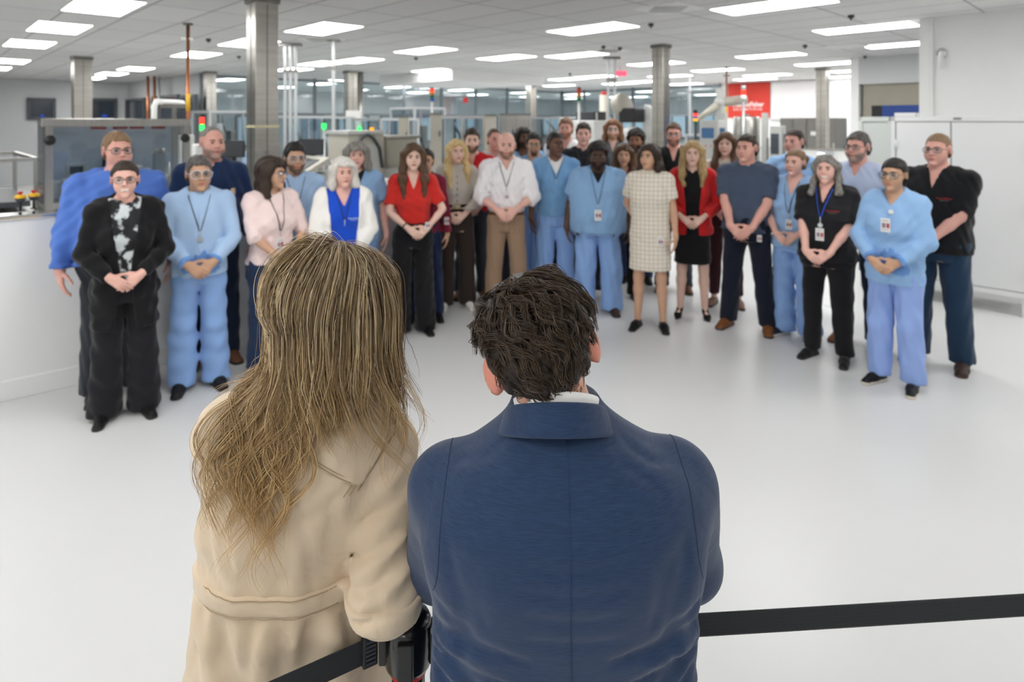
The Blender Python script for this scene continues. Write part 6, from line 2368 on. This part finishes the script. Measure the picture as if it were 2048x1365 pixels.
strands_mesh('hair', Pm, np.concatenate([np.linspace(.0006, .0008, 5), np.linspace(.0008, .00025, K - 5)]), [M_HAIRM, mat('dark brown hair base', '251c16', .5)], man, base=(toM(cv), cq))

# what he holds up: a blue phone whose top edge shows over the shoulder
hp = MO + hw
tag(MB().box((0, 0, 0), (.07, .011, .15)).box((0, .0062, 0), (.064, .001, .14), mi=1).build('phone', [mat('bright blue case', '1b55d6', .4), M_BLACK], bevel=.003,
    loc=tuple(hp + arr(.0, .034, .103)), rz=.15), 'bright blue phone held up in front of the suited man, only its top showing', 'phone')

# ---------------------------------------------------------------- the woman in the trench coat
WO = arr(-.42, 1.27, 0)
M_COAT = fabric('beige trench cotton', 'dac8ae', 'd0bca0', 5, (1, 1, 1), .72, 700, .18, .5, 9)
M_COATL = mat('coat stitching', 'a58e6e', .8)
wr = [(.30, -.05, .12, .29, .25), (.60, -.05, .09, .245, .2), (.80, -.045, .06, .208, .158), (.92, -.042, .022, .178, .13), (.975, -.04, 0, .162, .116), (1.0, -.04, 0, .158, .112),
      (1.03, -.038, 0, .163, .118), (1.10, -.03, -.006, .176, .136), (1.2, -.014, -.006, .176, .132), (1.28, .008, 0, .158, .112), (1.345, .03, 0, .115, .088), (1.40, .05, 0, .072, .066)]
warm = {-1: [(-.146, -.03, 1.275), (-.155, .12, 1.06), (-.06, .33, 1.03)], 1: [(.158, .02, 1.225), (.182, -.10, 1.008), (.185, .1, 1.02)]}
h = Field(axis(-.36, .34, .0065), axis(-.3, .42, .0075), axis(.28, 1.45, .0065))
h.loft(wr, 0, k=.02)
for sd in (-1, 1):
    a, e_, w_ = [arr(*q) for q in warm[sd]]
    h.cap((.048, .004, 1.36), a + arr(-sd * .02, 0, .02), .048, .056, k=.045)
    h.cap(a, e_, .066, .06, k=.03)
    h.cap(e_, w_, .058, .047, k=.025, cut=True)
# gathers above and below the belt, folds in skirt, back and sleeve
for i, x in enumerate(np.linspace(-.2, .1, 12)):
    q = (i * 37 % 10) / 10
    bcrease(h, [(x, .978), (x + .01 * (q - .5), .93 - .03 * q), (x * 1.15 - .004, .84)], .0065 * (1 if i % 2 else -.9), .011)
    bcrease(h, [(x, 1.02), (x + .012 * (q - .5), 1.055 + .02 * q)], .005 * (1 if i % 2 else -1), .01)
for xz, am, wd in (
        ([(-.12, 1.17), (-.10, 1.08), (-.07, 1.03)], .006, .016), ([(-.05, 1.22), (.03, 1.12), (.04, 1.03)], -.005, .02),
        ([(.02, 1.2), (.05, 1.1), (.045, 1.03)], .005, .014), ([(.09, 1.19), (.08, 1.1), (.07, 1.03)], .004, .018),
        ([(-.16, 1.16), (-.14, 1.07), (-.15, 1.02)], .005, .014), ([(.11, 1.21), (.05, 1.17), (-.03, 1.16)], .003, .012),
        ([(-.2, .97), (-.16, .9), (-.13, .8), (-.12, .6)], -.010, .028), ([(-.14, .96), (-.11, .86), (-.07, .7)], .009, .022),
        ([(-.04, .95), (-.05, .85), (-.03, .7)], -.008, .026), ([(.04, .96), (.03, .86), (.05, .7)], .009, .02), ([(.08, .95), (.1, .8), (.12, .6)], -.008, .025),
        ([(-.02, .955), (.0, .93), (.035, .935)], .006, .008)):
    bcrease(h, xz, am * 1.7, wd)
sa, se, sw_ = [arr(*q) for q in warm[1]]
for t, am, sp in ((.1, .005, .5), (.22, -.004, .6), (.34, .006, .5), (.47, -.005, .7), (.58, .007, .6), (.68, -.006, .6), (.78, .008, .5), (.88, -.006, .5), (.97, .007, .4)):
    c = sa + (se - sa) * t
    crease(h, [c + arr(-.066, -.01, -.06 * sp), c + arr(-.03, -.062, -.01), c + arr(.03, -.06, .05 * sp), c + arr(.066, -.01, .09 * sp)], am * 1.5, .0095)
for t in (.15, .4, .65):
    c = se + (sw_ - se) * t
    crease(h, [c + arr(-.055, 0, -.02), c + arr(-.02, -.02, .05), c + arr(.05, 0, .03)], .005, .01)
h.wobble(.0028, 21, wl=(.06, .16), squash=(1, 1, .6))
hsw = .98
Rw = np.array(Matrix.Rotation(math.radians(-7), 3, 'Y') @ Matrix.Rotation(math.radians(-8), 3, 'X') @ Matrix.Rotation(math.radians(180 - 56), 3, 'Z'))
hcw = arr(.065, -.005, 1.535)
wb = Field(axis(-.32, .36, .012, [(-.05, .17), (.17, .33)], .0065), axis(-.2, .5, .012, [(-.12, .12), (.09, .22)], .0065), axis(.0, 1.7, .014, [(.93, 1.1), (1.39, 1.68)], .0065))
wb.loft([(z, cx, cy, rx - .02 - max(0, 1 - z) * .09, ry - .02 - max(0, 1 - z) * .07) for z, cx, cy, rx, ry in wr if z > .75], 0, k=.02)
for sd in (-1, 1):
    a, e_, w_ = [arr(*q) for q in warm[sd]]
    wb.cap((.048, 0, 1.34), a, .035, .04, k=.04); wb.cap(a, e_, .042, .037, k=.02); wb.cap(e_, w_, .037, .025, k=.02)
    wb.cap((-.04 + sd * .08, 0, .84), (-.04 + sd * .085, -.01, .45), .075, .05, k=.02); wb.cap((-.04 + sd * .085, -.01, .45), (-.04 + sd * .09, .01, .09), .05, .034, k=.02)
    wb.cap((-.04 + sd * .09, .01, .05), (-.04 + sd * .1, .12, .03), .03, .024, k=.02)
wb.cap((.05, .006, 1.34), hcw + Rw @ (arr(0, .025, -.06) * hsw), .05, .047, k=.03)
head_shape(wb, Rw, hcw, hsw, jaw=.93)
hand(wb, arr(*warm[1][2]) + arr(.004, .012, .004), arr(-.05, 1, .2), arr(-.2, 0, -1), -1, .3, .9)
hand(wb, arr(*warm[-1][2]) + arr(.01, .01, 0), arr(.8, .5, 0), arr(0, 0, -1), 1, .3, .9)
woman = wb.mesh('person', M_SKINF)
woman.location = WO
tag(woman, 'woman with very long dark blonde hair in a beige trench coat, seen from behind', 'person')
ct = h.mesh('trench_coat', M_COAT, woman, relax=2)
s_ = Figure.shell


def wshell(name, fn, off, parent=ct, m=M_COAT, f=h):
    q = Field(*f.ax)
    q.F = np.maximum(f.F - off, np.broadcast_to(fn(*f.P()), f.F.shape).astype(f4))
    return q.mesh(name, m, parent)


bl = wshell('belt', lambda x, y, z: np.abs(z - 1.0 + .10 * x * 0) - .023, .006)
seam(h, [(x, 1.0 + .019) for x in np.linspace(-.19, .12, 40)], 'stitching', bl, M_COATL, .0009, .0075)
seam(h, [(x, 1.0 - .019) for x in np.linspace(-.19, .12, 40)], 'stitching', bl, M_COATL, .0009, .0075)
yk = wshell('storm_flap', lambda x, y, z: np.maximum(np.maximum(1.298 - .7 * np.abs(x - .0) - z + 0 * y, y - .01), np.maximum(np.abs(x - .01) - .132 - .73 * (z - 1.218), z - 1.385 + 0 * x)), .0045)
for o_ in (.007, .013):
    seam(h, [(x, 1.298 - .7 * abs(x) + o_) for x in np.linspace(-.14, .135, 50)], 'stitching', yk, M_COATL, .0008, .0046)
for dx in (.0, .012, .022):
    seam(h, [(.142 - dx + .73 * (z - 1.218), z) for z in np.linspace(1.2, 1.30, 24)], 'seam', ct, M_COATL, .0010, .0044 if dx else .001)
ring_band('coat_collar', arr(.05, .004, 1.372), .1, .105, .074, -.012, .05, M_COAT, ct, th=.006, ky=1.05, dip=.03)
# shoulder strap on the right shoulder
st_ = wshell('shoulder_strap', lambda x, y, z: np.maximum(np.maximum(np.abs(y - .012) - .02, 1.25 - z), np.maximum(.095 - x, x - .185)), .006)
cf = arr(*warm[1][1]) * .15 + arr(*warm[1][2]) * .85
dcf = nrm(arr(*warm[1][2]) - arr(*warm[1][1]))
wshell('cuff_strap', lambda x, y, z: np.maximum(np.abs((x - cf[0]) * dcf[0] + (y - cf[1]) * dcf[1] + (z - cf[2]) * dcf[2]) - .014,
                                              np.sqrt((x - cf[0]) ** 2 + (y - cf[1]) ** 2 + (z - cf[2]) ** 2) - .085), .005)
for sd in (-1, 1):
    sf = Field(axis(-.04 + sd * .095 - .07, -.04 + sd * .095 + .07, .008), axis(-.07, .25, .008), axis(-.01, .12, .008))
    sf.cap((-.04 + sd * .09, -.01, .045), (-.04 + sd * .1, .16, .03), .036, .036, k=.02); sf.carve(lambda x, y, z: np.broadcast_to(-z, sf.F.shape))
    sf.mesh('shoe', mat('black leather', '151415', .3), woman)

# her hair: strands fall from the scalp over the coat
hd = Field(axis(-.1, .24, .0065), axis(-.2, .2, .0065), axis(1.36, 1.72, .0065))
head_shape(hd, Rw, hcw, hsw, face=False, jaw=.93)
hd.cap((.05, .006, 1.34), hcw + Rw @ (arr(0, .025, -.06) * hsw), .05, .047, k=.03)


def coll(p):
    """distance to head or coat, and its direction"""
    a = fsample(hd, p); a = np.where((p[:, 2] < 1.365) | (p[:, 0] < -.095), 1.0, a)
    b_ = fsample(h, p); b_ = np.where(p[:, 2] > 1.44, 1.0, b_)
    ga, gb = fgrad(hd, p), fgrad(h, p)
    m_ = (a < b_)[:, None]
    return np.minimum(a, b_), np.where(m_, ga, gb)


rng = np.random.RandomState(11)
G = 640
okw = lambda p: p[:, 2] > np.interp(p[:, 1], [-.1, -.075, -.05, -.02, .02, .06, .12], [.07, .07, .05, .02, .0, -.04, -.06])
rl = scalp_roots(G, okw)
pos = (rl * hsw) @ Rw.T + hcw
K = 44
side = pos[:, 0] - hcw[0]                                  # picture left / right of the head
camside = -(pos[:, 1] - hcw[1])
u_ = rng.uniform(0, 1, G)
L = .345 + rng.uniform(-.05, .05, G)
longl = (side < -.03) & (u_ < .32)
L = np.where(longl, .50 + rng.uniform(-.1, .15, G), L)
L = np.where(side > .05, .47 + rng.uniform(-.08, .06, G), L)
L = L - np.clip(hcw[2] + .1 - pos[:, 2], 0, .15)
hgt = .011 + .018 * rng.uniform(0, 1, G) ** 1.3 + np.clip((pos[:, 2] - hcw[2]) * .0, 0, .0)
ph = rng.uniform(0, 6.28, G); fr = rng.uniform(18, 27, G)
part = (arr(.0, -.03, .12) * hsw) @ Rw.T + hcw
path = [pos.copy()]
drift = np.stack([np.where(longl, -.20 + rng.uniform(-.1, .1, G), np.where(side < -.02, -.1, np.where(side > .045, .5, -.04))), np.where(side > .06, .16, -.04), np.zeros(G)], 1)
trav = np.zeros(G)
for k in range(K - 1):
    v, n_ = coll(pos)
    above = np.clip((pos[:, 2] - (hcw[2] - .03)) / .1, 0, 1)[:, None]
    d = arr(0, 0, -1) + .0 * n_
    out = pos - part; out[:, 2] = 0
    d = d * (1.15 - above) + (out / (np.linalg.norm(out, axis=1, keepdims=True) + .02)) * above * 1.0 + arr(0, 0, -.5) * above
    low = np.clip((hcw[2] - .05 - pos[:, 2]) / .2, 0, 1)[:, None]
    d = d + drift * low * np.clip((pos[:, 2:3] - 1.2) / .12, 0.05, 1)
    wv = np.sin(ph + trav * fr)[:, None]; wv2 = np.cos(ph * 1.7 + trav * fr)[:, None]
    d = d + np.concatenate([wv * 1.1, wv2 * .5, 0 * wv], 1) * low ** 1.2
    near = np.clip(1 - v / .05, 0, 1)[:, None]
    inn = np.minimum((d * n_).sum(1, keepdims=True), 0)
    d = d - n_ * inn * near
    d /= np.linalg.norm(d, axis=1, keepdims=True) + 1e-9
    pos = pos + d * (L / (K - 1))[:, None]
    trav = trav + L / (K - 1)
    v, n_ = coll(pos)
    tgt = hgt * min(1, (k + 1) / 6)
    push = np.maximum(tgt - v, 0)
    pull = np.where((pos[:, 2] > hcw[2] - .04), np.minimum(tgt + .004 - v, 0), 0)
    pos = pos + n_ * (push + pull * .6)[:, None]
    path.append(pos.copy())
GP = np.stack(path, 1)
S = 11
off = rng.normal(size=(G, S, 1, 3)) * .0047
tt_ = np.linspace(0, 1, K)
fall = (np.interp(tt_, [0, .25, .6, 1], [.9, 1.1, .75, .2]))[None, None, :, None]
frz = rng.normal(size=(G, S, 1, 3)) * .006 * (tt_ ** 1.5)[None, None, :, None]
P = (GP[:, None] + off * fall + frz).reshape(G * S, K, 3)
# shift strands along their length so the tips end unevenly
cutk = rng.uniform(.78, 1.0, G * S)
ii = np.clip(tt_[None, :] * cutk[:, None] * (K - 1), 0, K - 1.001)
i0 = ii.astype(int); w1 = (ii - i0)[:, :, None]
P = np.take_along_axis(P, i0[:, :, None], 1) * (1 - w1) + np.take_along_axis(P, i0[:, :, None] + 1, 1) * w1
# flyaway hairs
nf = 170
fl_ = P[rng.randint(0, len(P), nf)].copy()
fl_ += (np.cumsum(rng.normal(size=(nf, K, 3)) * .0011, 1) + rng.normal(size=(nf, 1, 3)) * .014 * (tt_ ** .8)[None, :, None])
P = np.concatenate([P, fl_])
flat = P.reshape(-1, 3); v, n_ = coll(flat); flat = flat + n_ * np.maximum(.0035 - v, 0)[:, None]
P = flat.reshape(P.shape)
M_HAIRW = strand_mat('dark blonde hair', ['5b4a37', '7d664b', '9c8160', 'c8ae84', 'ecdcba'], (1.12, 1.5, 'd6ac6c'), rough=.34)
hc_ = Field(*hd.ax); hc_.F = hd.F - .009
loc_ = lambda x, y, z: np.stack(np.broadcast_arrays(x - hcw[0], y - hcw[1], z - hcw[2]), -1) @ Rw / hsw


def carvefn(x, y, z):
    q = loc_(x, y, z)
    return (np.interp(q[..., 1], [-.1, -.075, -.05, -.02, .02, .06, .12], [.07, .07, .05, .02, -.03, -.1, -.16]) - q[..., 2]) * .8


hc_.carve(carvefn)
bv_, bq_ = hc_.net()
strands_mesh('hair', P, np.concatenate([np.full(K - 12, .00062), np.linspace(.0006, .0002, 12)]), [M_HAIRW, mat('dark blonde hair base', '67543d', .5)], woman, base=(bv_, bq_))

# ---------------------------------------------------------------- belt barrier
M_POST = mat('black post enamel', '141517', .22, .2, coat=.5)
M_WEB = mat('black webbing', '26282b', .75, var=.12, vscale=30, stretch=(1, 1, 25), bump=.3, bscale=60)


def barrier_post(x, y, label):
    e = empty('barrier_post', (x, y, 0), .05, label, 'barrier post', 'belt barrier posts')
    MB().lathe((0, 0, 0), [(0, 0), (.145, 0), (.145, .012), (.13, .02), (.05, .035), (0, .035)], 40).build('base', M_POST, e)
    MB().cyl((0, 0, .03), .032, .80, 28).build('post', M_POST, e)
    MB().cyl((0, 0, .825), .036, .016, 28).build('red_collar', M_REDP, e)
    b = MB(); b.lathe((0, 0, .84), [(.0, 0), (.044, 0), (.046, .006), (.046, .078), (.04, .09), (.02, .097), (0, .098)], 32); b.build('belt_head', M_POST, e)
    for a in range(4):
        c = math.cos(a * math.pi / 2), math.sin(a * math.pi / 2)
        r = MB(); r.box((c[0] * .047, c[1] * .047, .88), (.018 if c[0] ** 2 > .5 else .03, .018 if c[1] ** 2 > .5 else .03, .072))
        q = r.build('belt_slot', M_BLACK, e, bevel=.003)
    return e


BP = (-.203, 1.225)
barrier_post(*BP, 'black belt barrier post under the elbow of the woman in the trench coat')
barrier_post(2.35, 1.42, 'black belt barrier post beyond the right edge')
barrier_post(-1.75, .345, 'black belt barrier post beyond the left edge')


def belt(p0, p1, sag, w, label, clip_at=0):
    p0, p1 = arr(*p0), arr(*p1)
    n = 40
    d = nrm(arr(p1[0] - p0[0], p1[1] - p0[1], 0)); nn = arr(-d[1], d[0], 0)
    vs, fs = [], []
    for i in range(n + 1):
        t = i / n
        c = p0 + (p1 - p0) * t - arr(0, 0, sag * 4 * t * (1 - t))
        # six faint ribs across the webbing
        for j in range(13):
            u = j / 12 - .5
            vs.append(c + arr(0, 0, u * w) + nn * (.0009 * math.cos(j * math.pi)))
    for i in range(n):
        for j in range(12):
            k = i * 13 + j
            fs.append((k, k + 13, k + 14, k + 1))
    o = mesh_np('barrier_belt', vs, np.array(fs), M_WEB)
    md = o.modifiers.new('thick', 'SOLIDIFY'); md.thickness = .0016; md.offset = 0
    tag(o, label, 'belt', 'barrier belts')
    c = p0 + d * .012
    MB().box(tuple(c), (.03, .016, w + .012), rz=math.atan2(d[1], d[0])).build('end_clip', M_BLACK, o, bevel=.003)
    for q in range(6): MB().box(tuple(c + arr(0, 0, (q - 2.5) * .008) - nn * (.0085 * (1 if nn[1] > 0 else -1))), (.018, .003, .003), rz=math.atan2(d[1], d[0])).build('clip_rib', M_DKGREY, o)
    return o


ZB = .879
belt((BP[0] + .062, BP[1] + .004, ZB), (2.29, 1.418, ZB), .006, .048, 'black barrier belt stretching right from behind the suited man')
belt((BP[0] - .062, BP[1] - .012, ZB), (-1.69, .36, ZB), .004, .048, 'black barrier belt crossing in front of the trench coat at the lower left')
